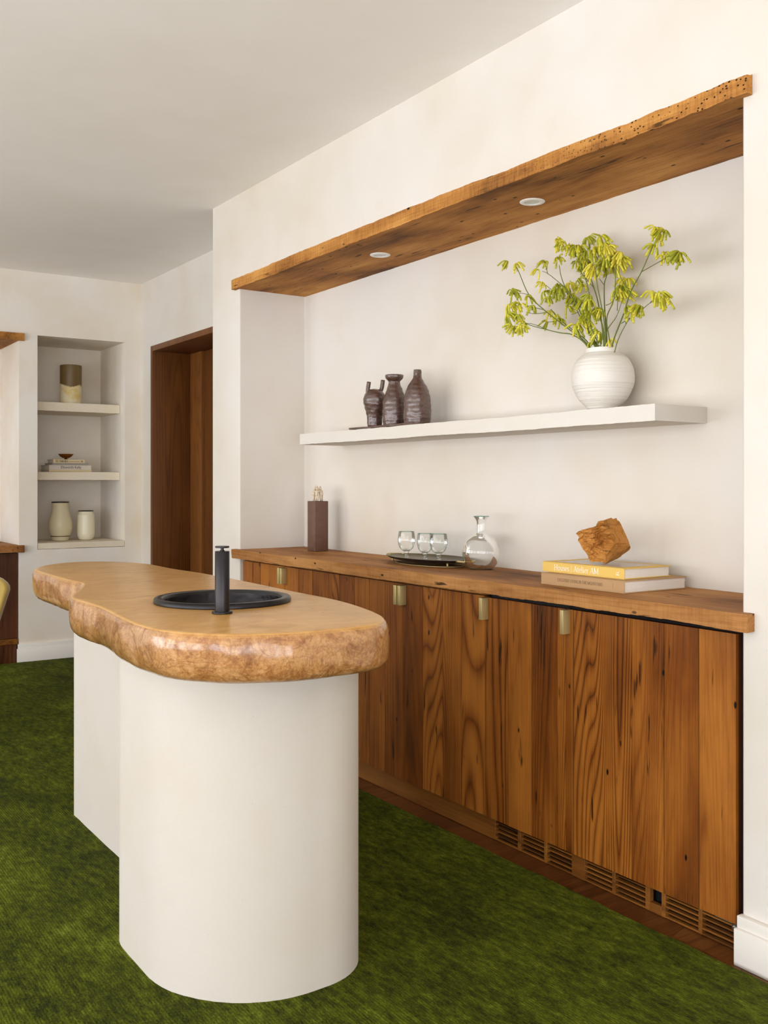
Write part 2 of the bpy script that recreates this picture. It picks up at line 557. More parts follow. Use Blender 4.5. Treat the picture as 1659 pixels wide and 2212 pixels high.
def two_tone(z_split):
    t = NT("dipped_glaze")
    c = t.coord()
    sp = t.n("SeparateXYZ", Vector=c)
    w = t.math('ADD', sp.outputs[2], t.math('MULTIPLY', t.math('SUBTRACT', t.noise(c, 9, 3), 0.5), 0.12))
    f = t.ramp(t.math('SUBTRACT', w, z_split - 0.5), [(0.496, 0.0), (0.504, 1.0)])
    low = t.ramp(t.noise(c, 16, 3), [(0.35, rgb(226, 198, 124)), (0.6, rgb(236, 224, 190))])
    t.set(Base_Color=t.mix(f, low, rgb(112, 88, 46)), Roughness=0.45)
    return t.m


def thin_glass():
    t = NT("greenish_thin_glass")
    nt = t.t
    out = nt.nodes["Material Output"]
    tr = t.n("BsdfTransparent")
    lw = t.n("LayerWeight", Blend=0.5)
    f2 = t.math('POWER', lw.outputs["Facing"], 6.0)
    t.put(tr.inputs[0], t.mix(f2, (0.985, 0.995, 0.99, 1), rgb(158, 206, 190)))
    gl = t.n("BsdfGlossy", Color=(1, 1, 1, 1), Roughness=0.02)
    fr = t.n("Fresnel", IOR=1.5)
    ms = t.n("MixShader", Fac=t.math('MULTIPLY', fr.outputs[0], 0.8))
    t.put(ms.inputs[1], tr.outputs[0]); t.put(ms.inputs[2], gl.outputs[0])
    nt.links.new(ms.outputs[0], out.inputs[0])
    return t.m


M['glass'] = thin_glass()
M['glass_edge'] = plain("green_glass_rim", rgb(150, 206, 190), 0.1, Transmission_Weight=0.7, IOR=1.3)
M['glass_solid'] = plain("clear_glass_foot", (0.97, 1, 0.985, 1), 0.03, Transmission_Weight=1.0, IOR=1.35)

# ------------------------------------------------------------------ room measures
W = 2.167            # face of the bar wall
YB = 2.542           # back of the bar niche
NX0, NX1 = -4.56, -1.60
XO = -4.894          # outer corner of the bar wall
YD = 2.547           # wall with the doorway
XL = -7.018          # far wall
ZC = 2.686
CT = 0.895           # counter top


def struct(o):
    o["kind"] = "structure"
    return o


# ------------------------------------------------------------------ floor
floor = struct(box("floor", (-8.0, 3.2, -3.8, 3.2, -0.10, -0.003), M['floorwood']))
skew = 0.26
px0 = -4.60
i = 0
random.seed(3)
while px0 < -1.30:
    wdt = random.choice((0.13, 0.16, 0.19, 0.22))
    bm = bmesh.new()
    g = 0.0006
    y0, y1 = 2.03, 2.212 if px0 < -1.78 else 2.135
    pts = [(px0 + g, y0), (px0 + wdt - g, y0), (px0 + wdt - g - skew * (y1 - y0), y1), (px0 + g - skew * (y1 - y0), y1)]
    add_prism(bm, pts, -0.004, 0.0 - random.random() * 0.0006)
    from_bm("plank", bm, M['floorwood'], floor)
    px0 += wdt

# carpet
bm = bmesh.new()


def cdisp(v):
    e = 0.0
    if v.y > 2.0: e = 0.004 * NZ(v, 9) + 0.002 * NZ(v, 40)
    return Vector((0, e, (0.0022 * NZ(v, 7) + 0.0012 * NZ(v, 30)) if v.z > 0.005 else 0))


grid_box(bm, -6.985, 1.2, -3.0, 2.105, -0.003, 0.011, (0.05, 0.05, 0.02), cdisp)
tag(from_bm("carpet", bm, M['carpet'], smooth=False, auto=60), "green low pile carpet covering the floor under the island", "carpet")

# ------------------------------------------------------------------ walls
# bar wall: piers and niche in one plan, header above
bm = bmesh.new()
plan = rounded([(3.0, W), (3.0, 2.9), (XO, 2.9), (XO, W), (NX0, W), (NX0, YB), (NX1, YB), (NX1, W)],
               [0, 0, 0, 0.006, 0.006, 0.004, 0.004, 0.008])
add_prism(bm, plan, -0.003, 2.235)
plan2 = rounded([(3.0, W), (3.0, 2.9), (XO, 2.9), (XO, W)], [0, 0, 0, 0.006])
add_prism(bm, plan2, 2.235, ZC)
struct(from_bm("wall_back", bm, M['plaster'], auto=30))

# wall with the doorway
DX0, DX1, DZ = -6.823, -5.30, 2.21
bm = bmesh.new()
add_box(bm, -7.9, DX0, YD, 2.9, -0.003, ZC)
add_box(bm, DX1, XO, YD, 2.9, -0.003, ZC)
add_box(bm, DX0, DX1, YD, 2.9, DZ, ZC)
add_box(bm, -7.9, XO, 2.9, 3.0, -0.003, ZC)
struct(from_bm("wall_doorway", bm, M['plaster']))

# far wall with two niches
bm = bmesh.new()
N1Y0, N1Y1, N1Z0, N1Z1, N1X = 1.806, 2.423, 0.772, 2.251, -7.574
add_box(bm, -7.9, XL, -3.8, -0.60, -0.003, ZC)
add_box(bm, -7.9, XL, -0.60, 1.683, 2.23, ZC)
add_box(bm, -7.9, -7.55, -0.60, 1.683, -0.003, 2.23)
add_box(bm, -7.9, XL, 1.683, N1Y0, -0.003, ZC)
add_box(bm, -7.9, XL, N1Y0, N1Y1, -0.003, N1Z0)
add_box(bm, -7.9, XL, N1Y0, N1Y1, N1Z1, ZC)
add_box(bm, -7.9, N1X, N1Y0, N1Y1, N1Z0, N1Z1)
add_box(bm, -7.9, XL, N1Y1, YD, -0.003, ZC)
struct(from_bm("wall_left", bm, M['plaster_left']))

struct(box("ceiling", (-8.0, 3.2, -3.8, 3.2, ZC, ZC + 0.12), M['ceiling']))


def window_wall(name, along, fixed, lo, hi, centres, half, out):
    """A wall with window openings; along = 'X' or 'Y'."""
    bm = bmesh.new()

    def seg(a, b, z0, z1):
        if along == 'X': add_box(bm, a, b, min(fixed, fixed + out), max(fixed, fixed + out), z0, z1)
        else: add_box(bm, min(fixed, fixed + out), max(fixed, fixed + out), a, b, z0, z1)
    cur = lo
    for c in sorted(centres):
        seg(cur, c - half, -0.003, ZC)
        seg(c - half, c + half, -0.003, WIN_Z0)
        seg(c - half, c + half, WIN_Z1, ZC)
        cur = c + half
    seg(cur, hi, -0.003, ZC)
    return struct(from_bm(name, bm, M['plaster']))


window_wall("wall_front", 'X', WIN_Y, -7.9, 3.2, WIN_X, WIN_W / 2, -0.3)
window_wall("wall_right", 'Y', WIN2_X, -3.4, 2.9, WIN2_Y, 0.4, 0.3)


def window(n, along, c, fixed, half):
    w = struct(empty("window_%d" % n))
    t = 0.045

    def b(name, a0, a1, d0, d1, z0, z1, m, par):
        if along == 'X': return box(name, (c + a0, c + a1, fixed + d0, fixed + d1, z0, z1), m, par)
        return box(name, (fixed - d1, fixed - d0, c + a0, c + a1, z0, z1), m, par)
    b("window_frame", -half, -half + t, -0.14, -0.08, WIN_Z0, WIN_Z1, M['trim_white'], w)
    b("window_frame", half - t, half, -0.14, -0.08, WIN_Z0, WIN_Z1, M['trim_white'], w)
    b("window_frame", -half + t, half - t, -0.14, -0.08, WIN_Z0, WIN_Z0 + t, M['trim_white'], w)
    b("window_frame", -half + t, half - t, -0.14, -0.08, WIN_Z1 - t, WIN_Z1, M['trim_white'], w)
    zm = (WIN_Z0 + WIN_Z1) / 2
    b("glazing_bar", -half + t, half - t, -0.125, -0.095, zm - 0.012, zm + 0.012, M['trim_white'], w)
    b("pane", -half + t, half - t, -0.112, -0.108, WIN_Z0 + t, zm - 0.012, M['glass'], w)
    b("pane", -half + t, half - t, -0.112, -0.108, zm + 0.012, WIN_Z1 - t, M['glass'], w)


for k, wx in enumerate(WIN_X): window(k + 1, 'X', wx, WIN_Y, WIN_W / 2)
for k, wy in enumerate(WIN2_Y): window(k + 11, 'Y', wy, WIN2_X, 0.4)


# baseboards: tall lower board with a stepped cap
def baseboard(name, b_low, b_cap, par=None):
    bm = bmesh.new()
    add_box(bm, *b_low, bev=0.002)
    add_box(bm, *b_cap, bev=0.002)
    return struct(from_bm(name, bm, M['trim_white'], auto=40))


baseboard("baseboard_right", (-1.603, 3.0, 2.137, W + 0.001, -0.001, 0.093), (-1.601, 3.0, 2.147, W + 0.001, 0.093, 0.124))
baseboard("baseboard_left", (XL - 0.001, XL + 0.022, 1.668, YD, 0.001, 0.100), (XL - 0.001, XL + 0.014, 1.674, YD, 0.100, 0.131))

# doorway: dark oak lining and leaf
dr = struct(empty("door_1", (DX0, YD, 0)))
TJ = 0.04


def dpart(name, b, mat=None, par=dr, bev=0.002):
    o = box(name, b, mat or M['walnut'], None, bev)
    o.parent = par
    o.matrix_parent_inverse = par.matrix_world.inverted() if par.type == 'MESH' else Matrix.Translation(-Vector(par.location))
    return o


dpart("jamb", (DX0 + 0.001, DX0 + TJ, YD - 0.004, 2.83, 0, DZ - 0.001))
dpart("jamb", (DX1 - TJ, DX1 - 0.001, YD - 0.004, 2.83, 0, DZ - 0.001))
dpart("header", (DX0 + TJ, DX1 - TJ, YD - 0.004, 2.83, DZ - TJ, DZ - 0.001))
dpart("stile", (DX0 + TJ - 0.02, DX0 + TJ + 0.20, 2.8305, 2.885, 0.0, DZ + 0.05))
dpart("panel", (DX0 + TJ + 0.20, DX1 - TJ - 0.2, 2.855, 2.885, 0.0, DZ + 0.05))
dpart("stile", (DX1 - TJ - 0.2, DX1 - TJ + 0.02, 2.8305, 2.885, 0.0, DZ + 0.05))


# ------------------------------------------------------------------ lintel beam with two downlights
def rough_disp(amp, zamp=1.0, yamp=1.0):
    def f(v):
        n = Vector((0, NZ(v, 3.1, 3) * 0.6 + NZ(v, 14, 7) * 0.5 + NZ(v, 55, 1) * 0.35, NZ(v, 2.3, 9) * 0.8 + NZ(v, 11, 4) * 0.55 + NZ(v, 48, 2) * 0.35))
        return Vector((NZ(v, 20, 5) * amp * 0.5, n.y * amp * yamp, n.z * amp * zamp))
    return f


LZ0, LZ1 = 2.206, 2.258


def lint_disp(v):
    f = rough_disp(0.0052)(v)
    fr = max(0.0, 1 - (v.y - 2.143) / 0.05)
    if v.z < 2.23: f.z *= 0.35 + 0.65 * fr
    if v.y > 2.16: f.x = 0
    if v.y > 2.20: f.y = 0
    # top edge dips in the middle and rises at the right end
    if v.z > 2.23 and v.y < 2.166: f.z += 0.004 * math.sin((v.x + 4.6) * 1.7) - 0.002
    return f


bm = bmesh.new()
grid_box(bm, -4.605, -1.569, 2.143, W, LZ0, LZ1, (0.012, 0.012, 0.0087), lint_disp)
grid_box(bm, NX0 + 0.0005, NX1 - 0.0005, W, YB, LZ0, LZ1 - 0.001, (0.02, 0.025, 0.026), lint_disp)
bmesh.ops.remove_doubles(bm, verts=bm.verts[:], dist=0.0005)
lint = tag(from_bm("lintel_beam", bm, M['lintel'], smooth=False, auto=35), "rough sawn oak lintel beam across the top of the bar niche", "beam")
for (lx, ly, lab) in ((-3.545, 2.345, "small round white downlight in the beam, nearer the doorway"), (-2.585, 2.345, "small round white downlight in the beam, above the flower vase")):
    d = tag(empty("downlight", (lx, ly, LZ0)), lab, "light", "downlights in the lintel beam")
    bm = bmesh.new()
    add_lathe(bm, [(0.026, 0.004), (0.027, -0.0035), (0.030, -0.0045), (0.041, -0.0038), (0.044, -0.002), (0.044, 0.004)], 40)
    from_bm("trim_ring", bm, M['white_metal'], d, auto=50)
    bm = bmesh.new()
    add_lathe(bm, [(0.0005, -0.0005), (0.0262, -0.002)], 40)
    from_bm("lens", bm, M['lens'], d)

# ------------------------------------------------------------------ counter on the bar cabinets
CZ0 = 0.851


def ct_disp(v):
    f = rough_disp(0.0048)(v)
    if v.y > 2.16:
        f.y = 0; f.x = 0
        f.z *= 0.28 if v.z > 0.87 else 0.5
    elif v.z > 0.88:
        f.z *= 0.45
    return f


bm = bmesh.new()
grid_box(bm, -4.596, -1.563, 2.137, W, CZ0, CT, (0.012, 0.010, 0.0075), ct_disp)
grid_box(bm, NX0 + 0.001, NX1 - 0.001, W, YB - 0.001, CZ0, CT, (0.02, 0.025, 0.022), ct_disp)
bmesh.ops.remove_doubles(bm, verts=bm.verts[:], dist=0.0005)
tag(from_bm("wooden_countertop", bm, M['counter'], auto=35), "thick reclaimed wood countertop along the bar niche", "countertop")

# ------------------------------------------------------------------ bar cabinets: units > doors > planks, handles
DY = 2.185
DOORS = [  # seams along X, handle bars (x0, x1)
    ([-4.556, -4.462, -4.362, -4.1125], [(-4.134, -4.116)]),
    ([-4.1125, -3.98, -3.85, -3.74, -3.677, -3.617], [(-4.109, -4.091)]),
    ([-3.617, -3.496, -3.383, -3.269, -3.1445], [(-3.168, -3.149)]),
    ([-3.1445, -3.014, -2.89, -2.778, -2.648], [(-3.140, -3.122)]),
    ([-2.648, -2.528, -2.41, -2.291, -2.254], [(-2.646, -2.630)]),
    ([-2.254, -2.22, -1.984, -1.866, -1.747, -1.629], [(-2.252, -2.236)]),
]
UNITS = [((0, 1), "bar cabinet of reclaimed boards with paired brass pulls, beside the doorway end"),
         ((2, 3), "middle bar cabinet of reclaimed boards, partly behind the island"),
         ((4, 5), "bar cabinet of wide reclaimed boards under the stacked books")]
random.seed(11)
for ids, lab in UNITS:
    xa, xb = DOORS[ids[0]][0][0], DOORS[ids[-1]][0][-1]
    if ids[-1] == 5: xb = -1.602
    u = tag(empty("bar_cabinet", ((xa + xb) / 2, DY, 0.08)), lab, "cabinet", "bar cabinets under the wooden countertop")
    inv = Matrix.Translation(-Vector(u.location))
    body = box("body", (xa + 0.001, xb - 0.001, DY + 0.024, YB - 0.01, 0.083, 0.8465), M['black'], u)
    body.matrix_parent_inverse = inv
    if ids[-1] != 5:
        st = box("top_rail", (xa + 0.002, xb - 0.002, DY + 0.004, DY + 0.0235, 0.839, 0.847), M['kick'], u)
        st.matrix_parent_inverse = inv
    for di in ids:
        seams, bars = DOORS[di]
        d0, d1 = seams[0] + 0.0012, seams[-1] - 0.0012
        ztop = 0.836 if di < 4 else 0.832
        dp = box("door", (d0, d1, DY + 0.010, DY + 0.023, 0.081, ztop), M['cab_far'], u)
        dp.matrix_parent_inverse = inv
        for a, b in zip(seams[:-1], seams[1:]):
            pr = random.uniform(0.0, 0.0022)
            bm = bmesh.new()
            grid_box(bm, a + 0.0012, b - 0.0012, DY - pr, DY + 0.0098, 0.079 + random.uniform(0, .002), ztop + 0.001, ((b - a) * 1.1, 0.02, 0.08),
                     lambda v: Vector((0.0008 * NZ(v, 6), 0.0006 * NZ(v, 5), 0)))
            bmesh.ops.bevel(bm, geom=[e for e in bm.edges if e.calc_face_angle(0) > 1.0], offset=0.0018, segments=1, affect='EDGES')
            pl = from_bm("plank", bm, M['cab'], dp)
        for (h0, h1) in bars:
            bm = bmesh.new()
            add_box(bm, h0, h1, DY - 0.030, DY + 0.002, 0.7575, 0.8325, bev=0.0012)
            from_bm("handle", bm, M['brass'], dp, auto=40)
    if ids[-1] == 5:
        bm = bmesh.new()
        add_box(bm, -2.25, -1.615, DY + 0.008, DY + 0.0235, 0.834, 0.844, bev=0.001)
        o = from_bm("hinge_rail", bm, M['gunmetal'], u); o.matrix_parent_inverse = inv
        bm = bmesh.new()
        add_lathe(bm, [(0.0005, 0), (0.007, 0), (0.0085, 0.003), (0.0085, 0.012), (0.006, 0.014), (0.006, 0.018)], 20, (-1.637, DY + 0.004, 0.0605))
        add_box(bm, -1.70, -1.632, DY + 0.006, DY + 0.02, 0.0745, 0.0785)
        o = from_bm("hinge", bm, M['steel'], u, auto=40); o.matrix_parent_inverse = inv

# toe kick with vent slots
KY = 2.205
tk = tag(empty("toe_kick", (-3.0, KY, 0)), "low oak toe kick board with slotted vents below the bar cabinets", "toe kick")
kinv = Matrix.Translation(-Vector(tk.location))


def kp(name, b, m, bev=0.0008):
    o = box(name, b, m, tk, bev, 1)
    o.matrix_parent_inverse = kinv
    return o


VENTS = [(-2.617, -2.503), (-2.489, -2.375), (-2.362, -2.25), (-2.194, -2.081), (-2.068, -1.953), (-1.936, -1.894), (-1.88, -1.767), (-1.754, -1.640)]
kp("board", (-4.558, VENTS[0][0], KY, KY + 0.016, 0.001, 0.078), M['kick'])
prev = None
for k, (a, b) in enumerate(VENTS):
    if prev is not None: kp("stile", (prev, a, KY, KY + 0.016, 0.001, 0.078), M['kick'])
    prev = b
    if k == 5:
        kp("rail", (a, b, KY, KY + 0.016, 0.001, 0.028), M['kick'])
        continue
    for q in range(6):
        z = 0.0015 + q * 0.0145
        kp("slat", (a, b, KY + 0.001, KY + 0.015, z, z + (0.0050 if q < 5 else 0.004)), M['kick'], 0.0005)
kp("end_board", (VENTS[-1][1], -1.603, KY, KY + 0.016, 0.001, 0.078), M['kick'])
kp("backing", (-2.62, -1.603, KY + 0.03, KY + 0.034, 0.0, 0.078), M['black'], 0)

# ------------------------------------------------------------------ floating shelf in the bar niche
SZ0, SZ1, SX0, SX1, SY0 = 1.411, 1.461, -4.181, -2.004, 2.304
bm = bmesh.new()


def sh_disp(v):
    f = rough_disp(0.0030)(v)
    if v.y > 2.32: f *= 0.2
    if v.x > -2.01: f.x = 0
    return f


grid_box(bm, SX0, SX1, SY0, YB - 0.001, SZ0, SZ1, (0.014, 0.02, 0.0083), sh_disp)
tag(from_bm("floating_shelf", bm, M['shelf'], auto=35), "long white floating shelf on the back of the bar niche", "shelf")

# ------------------------------------------------------------------ island
TOP = [(73.8, 1229.4), (86.8, 1222.7), (115.7, 1217.5), (159, 1213.5), (202.5, 1212.3), (246, 1212.6), (289, 1214.6), (318, 1217.8), (335.6, 1220.4), (353, 1224.5),
       (376, 1229), (405, 1232.8), (434, 1237.2), (464.4, 1243), (500, 1249.4), (548, 1259), (596.4, 1269.2), (644.7, 1279.6), (692.9, 1288.2), (731.5, 1296.4),
       (765.2, 1306), (789.3, 1314.5), (811, 1323), (823, 1330), (829, 1338.6), (813.4, 1345.9), (777.3, 1351.9), (729, 1356.7), (680.8, 1362), (620.5, 1366.4),
       (572.3, 1368.3), (500, 1370), (480, 1369.5), (434, 1367.4), (376, 1364.5), (332.8, 1357.3), (303.8, 1348.6), (269, 1335.6), (246, 1321.7), (217, 1308),
       (188, 1300), (162, 1293), (156, 1289), (157.7, 1285), (167.8, 1277.7), (179.4, 1269), (185, 1260.3), (179.4, 1257.4), (156, 1253.7), (130, 1247), (101, 1238.6), (81, 1232.3)]
IT, IB = 0.900, 0.790
raw = [at_z(p[0], p[1], IT).xy for p in TOP]
# one smoothing pass, then an even resample of the closed outline
n = len(raw)
raw = [raw[i] * 0.6 + (raw[i - 1] + raw[(i + 1) % n]) * 0.2 for i in range(n)]
dense = []
for i in range(n):
    p0, p1, p2, p3 = raw[i - 1], raw[i], raw[(i + 1) % n], raw[(i + 2) % n]
    for k in range(12):
        t = k / 12
        dense.append(0.5 * ((2 * p1) + (p2 - p0) * t + (2 * p0 - 5 * p1 + 4 * p2 - p3) * t * t + (3 * p1 - p0 - 3 * p2 + p3) * t ** 3))
L = [0.0]
for i in range(len(dense)): L.append(L[-1] + (dense[(i + 1) % len(dense)] - dense[i]).length)
NO = 420
out, j = [], 0
for k in range(NO):
    s_ = L[-1] * k / NO
    while L[j + 1] < s_: j += 1
    t = (s_ - L[j]) / max(1e-9, L[j + 1] - L[j])
    out.append(dense[j].lerp(dense[(j + 1) % len(dense)], t))
nrm = []
for k in range(NO):
    tv = out[(k + 2) % NO] - out[k - 2]
    nrm.append(Vector((tv.y, -tv.x)).normalized())
area = sum(out[k].x * out[(k + 1) % NO].y - out[(k + 1) % NO].x * out[k].y for k in range(NO))
if area < 0: nrm = [-v for v in nrm]
SINK = Vector((-2.505, 1.140))
SR = 0.186
isl = tag(empty("bar_island", (-2.8, 1.15, 0.0)), "curved white island with a thick tan stone top", "island")
iinv = Matrix.Translation(-Vector(isl.location))
bm = bmesh.new()
prof = [(-0.006, .9000), (0.000, .8992), (0.005, .8968), (0.009, .892), (0.0125, .884), (0.0145, .874), (0.0155, .862), (0.0155, .849), (0.0145, .836), (0.0125, .823), (0.009, .811), (0.003, .8005), (-0.005, .793), (-0.016, .790)]
rings = []
for (o_, z_) in prof:
    ring = []
    for k in range(NO):
        p = out[k] + nrm[k] * o_
        v = Vector((p.x, p.y, z_))
        if z_ < .897:
            w_ = min(1, (.897 - z_) / .02)
            v += Vector((nrm[k].x, nrm[k].y, 0)) * w_ * (0.007 * NZ(v, 4.5) + 0.0036 * NZ(v, 13) + 0.0012 * NZ(v, 40))
        ring.append(bm.verts.new(v))
    rings.append(ring)
for i in range(len(rings) - 1):
    for k in range(NO):
        bm.faces.new((rings[i][k], rings[i][(k + 1) % NO], rings[i + 1][(k + 1) % NO], rings[i + 1][k]))
bm.faces.new(rings[-1])
HS = 64
hole = [bm.verts.new((SINK.x + (SR - .012) * math.cos(2 * math.pi * k / HS), SINK.y + (SR - .012) * math.sin(2 * math.pi * k / HS), .900)) for k in range(HS)]
hole2 = [bm.verts.new((v.co.x, v.co.y, .80)) for v in hole]
he = [bm.edges.new((hole[k], hole[(k + 1) % HS])) for k in range(HS)]
oe = [bm.edges.get((rings[0][k], rings[0][(k + 1) % NO])) for k in range(NO)]
bmesh.ops.triangle_fill(bm, use_beauty=True, use_dissolve=False, edges=he + oe)
for k in range(HS): bm.faces.new((hole[k], hole[(k + 1) % HS], hole2[(k + 1) % HS], hole2[k]))
o = from_bm("stone_top", bm, M['stone'], isl, auto=38)
o.matrix_parent_inverse = iinv
o["label"] = "tan polished stone top with a chiselled rounded edge"

# base: a rounded front lobe and a narrower rear lobe
bm = bmesh.new()
plan = rounded([(-2.060, 0.868), (-2.060, 1.375), (-3.655, 1.375), (-3.655, 1.068), (-2.70, 1.068), (-2.70, 0.868)],
               [0.30, 0.17, 0.12, 0.012, 0.02, 0.17], 14)
plan = [p for i_, p in enumerate(plan) if (Vector(p) - Vector(plan[i_ - 1])).length > 1e-5]
va = [bm.verts.new((p[0], p[1], 0.004)) for p in plan]
vb = [bm.verts.new((p[0], p[1], IB + 0.004)) for p in plan]
for k in range(len(plan)): bm.faces.new((va[k], va[(k + 1) % len(plan)], vb[(k + 1) % len(plan)], vb[k]))
o = from_bm("base", bm, M['base'], isl, auto=30)
o.matrix_parent_inverse = iinv

# sink
snk = tag(empty("bar_sink", (SINK.x, SINK.y, IT)), "round hammered black metal sink set in the island top", "sink")
bm = bmesh.new()
add_lathe(bm, [(SR - .002, 0.0005), (SR, 0.002), (SR, 0.010), (SR - .003, .0138), (SR - .008, .015), (SR - .020, .0142), (SR - .0245, .012), (SR - .027, .004)], 96)
from_bm("rim", bm, M['gunmetal'], snk, auto=45)
bm = bmesh.new()
bowl = spline([(SR - .0268, .006), (SR - .030, -.02), (SR - .040, -.06), (SR - .062, -.095), (SR - .10, -.115), (.03, -.122), (0.018, -.1225)], 6)
add_lathe(bm, [(p.x, p.y) for p in bowl], 96)
from_bm("bowl", bm, M['hammered'], snk, smooth=True)
bm = bmesh.new()
add_lathe(bm, [(0.0004, -.1222), (0.012, -.1222), (0.019, -.1205), (0.021, -.122)], 32)
from_bm("drain", bm, M['gunmetal'], snk, smooth=True)

# faucet
FP = at_z(480, 1325, IT)
fc = tag(empty("bar_tap", (FP.x, FP.y, IT)), "upright black cylindrical tap with a small disc knob beside the sink", "tap")
bm = bmesh.new(); add_lathe(bm, [(.0005, .0004), (.0245, .0004), (.0256, .0015), (.0256, .0045), (.0245, .006), (.018, .006)], 48)
from_bm("flange", bm, M['gunmetal'], fc, auto=40)
bm = bmesh.new(); add_lathe(bm, [(.0182, .006), (.0182, .1535), (.0172, .155), (.0005, .155)], 48)
from_bm("body", bm, M['gunmetal'], fc, auto=40)
bm = bmesh.new(); add_lathe(bm, [(.0060, .155), (.0060, .157), (.004, .158), (.004, .1632)], 24)
from_bm("knob_stem", bm, M['gunmetal'], fc, auto=40)
bm = bmesh.new(); add_lathe(bm, [(.0005, .163), (.0165, .163), (.0175, .164), (.0175, .1665), (.0165, .1675), (.0005, .1675)], 40)
from_bm("knob", bm, M['gunmetal'], fc, auto=40)
dv = Vector((SINK.x - FP.x, SINK.y - FP.y, 0)).normalized()
bm = bmesh.new(); add_tube(bm, [dv * .015 + Vector((0, 0, .128)), dv * .075 + Vector((0, 0, .128)), dv * .088 + Vector((0, 0, .124)), dv * .090 + Vector((0, 0, .112))], .0075, 16)
from_bm("spout", bm, M['gunmetal'], fc, auto=50)


# ------------------------------------------------------------------ lettering: a small stroke alphabet with serifs
def arc(cx, cy, rx, ry, a0, a1, n_=14):
    return [(cx + rx * math.cos(R(a0 + (a1 - a0) * k / n_)), cy + ry * math.sin(R(a0 + (a1 - a0) * k / n_))) for k in range(n_ + 1)]


TK, TH = 0.135, 0.055


def sf(x, y, w=0.26): return ([(x - w / 2, y), (x + w / 2, y)], TH)


def stem(x, y0, y1, w=0.26, s0=True, s1=True):
    out_ = [([(x, y0), (x, y1)], TK)]
    if s0: out_.append(sf(x, y0 + TH / 2, w))
    if s1: out_.append(sf(x, y1 - TH / 2, w))
    return out_


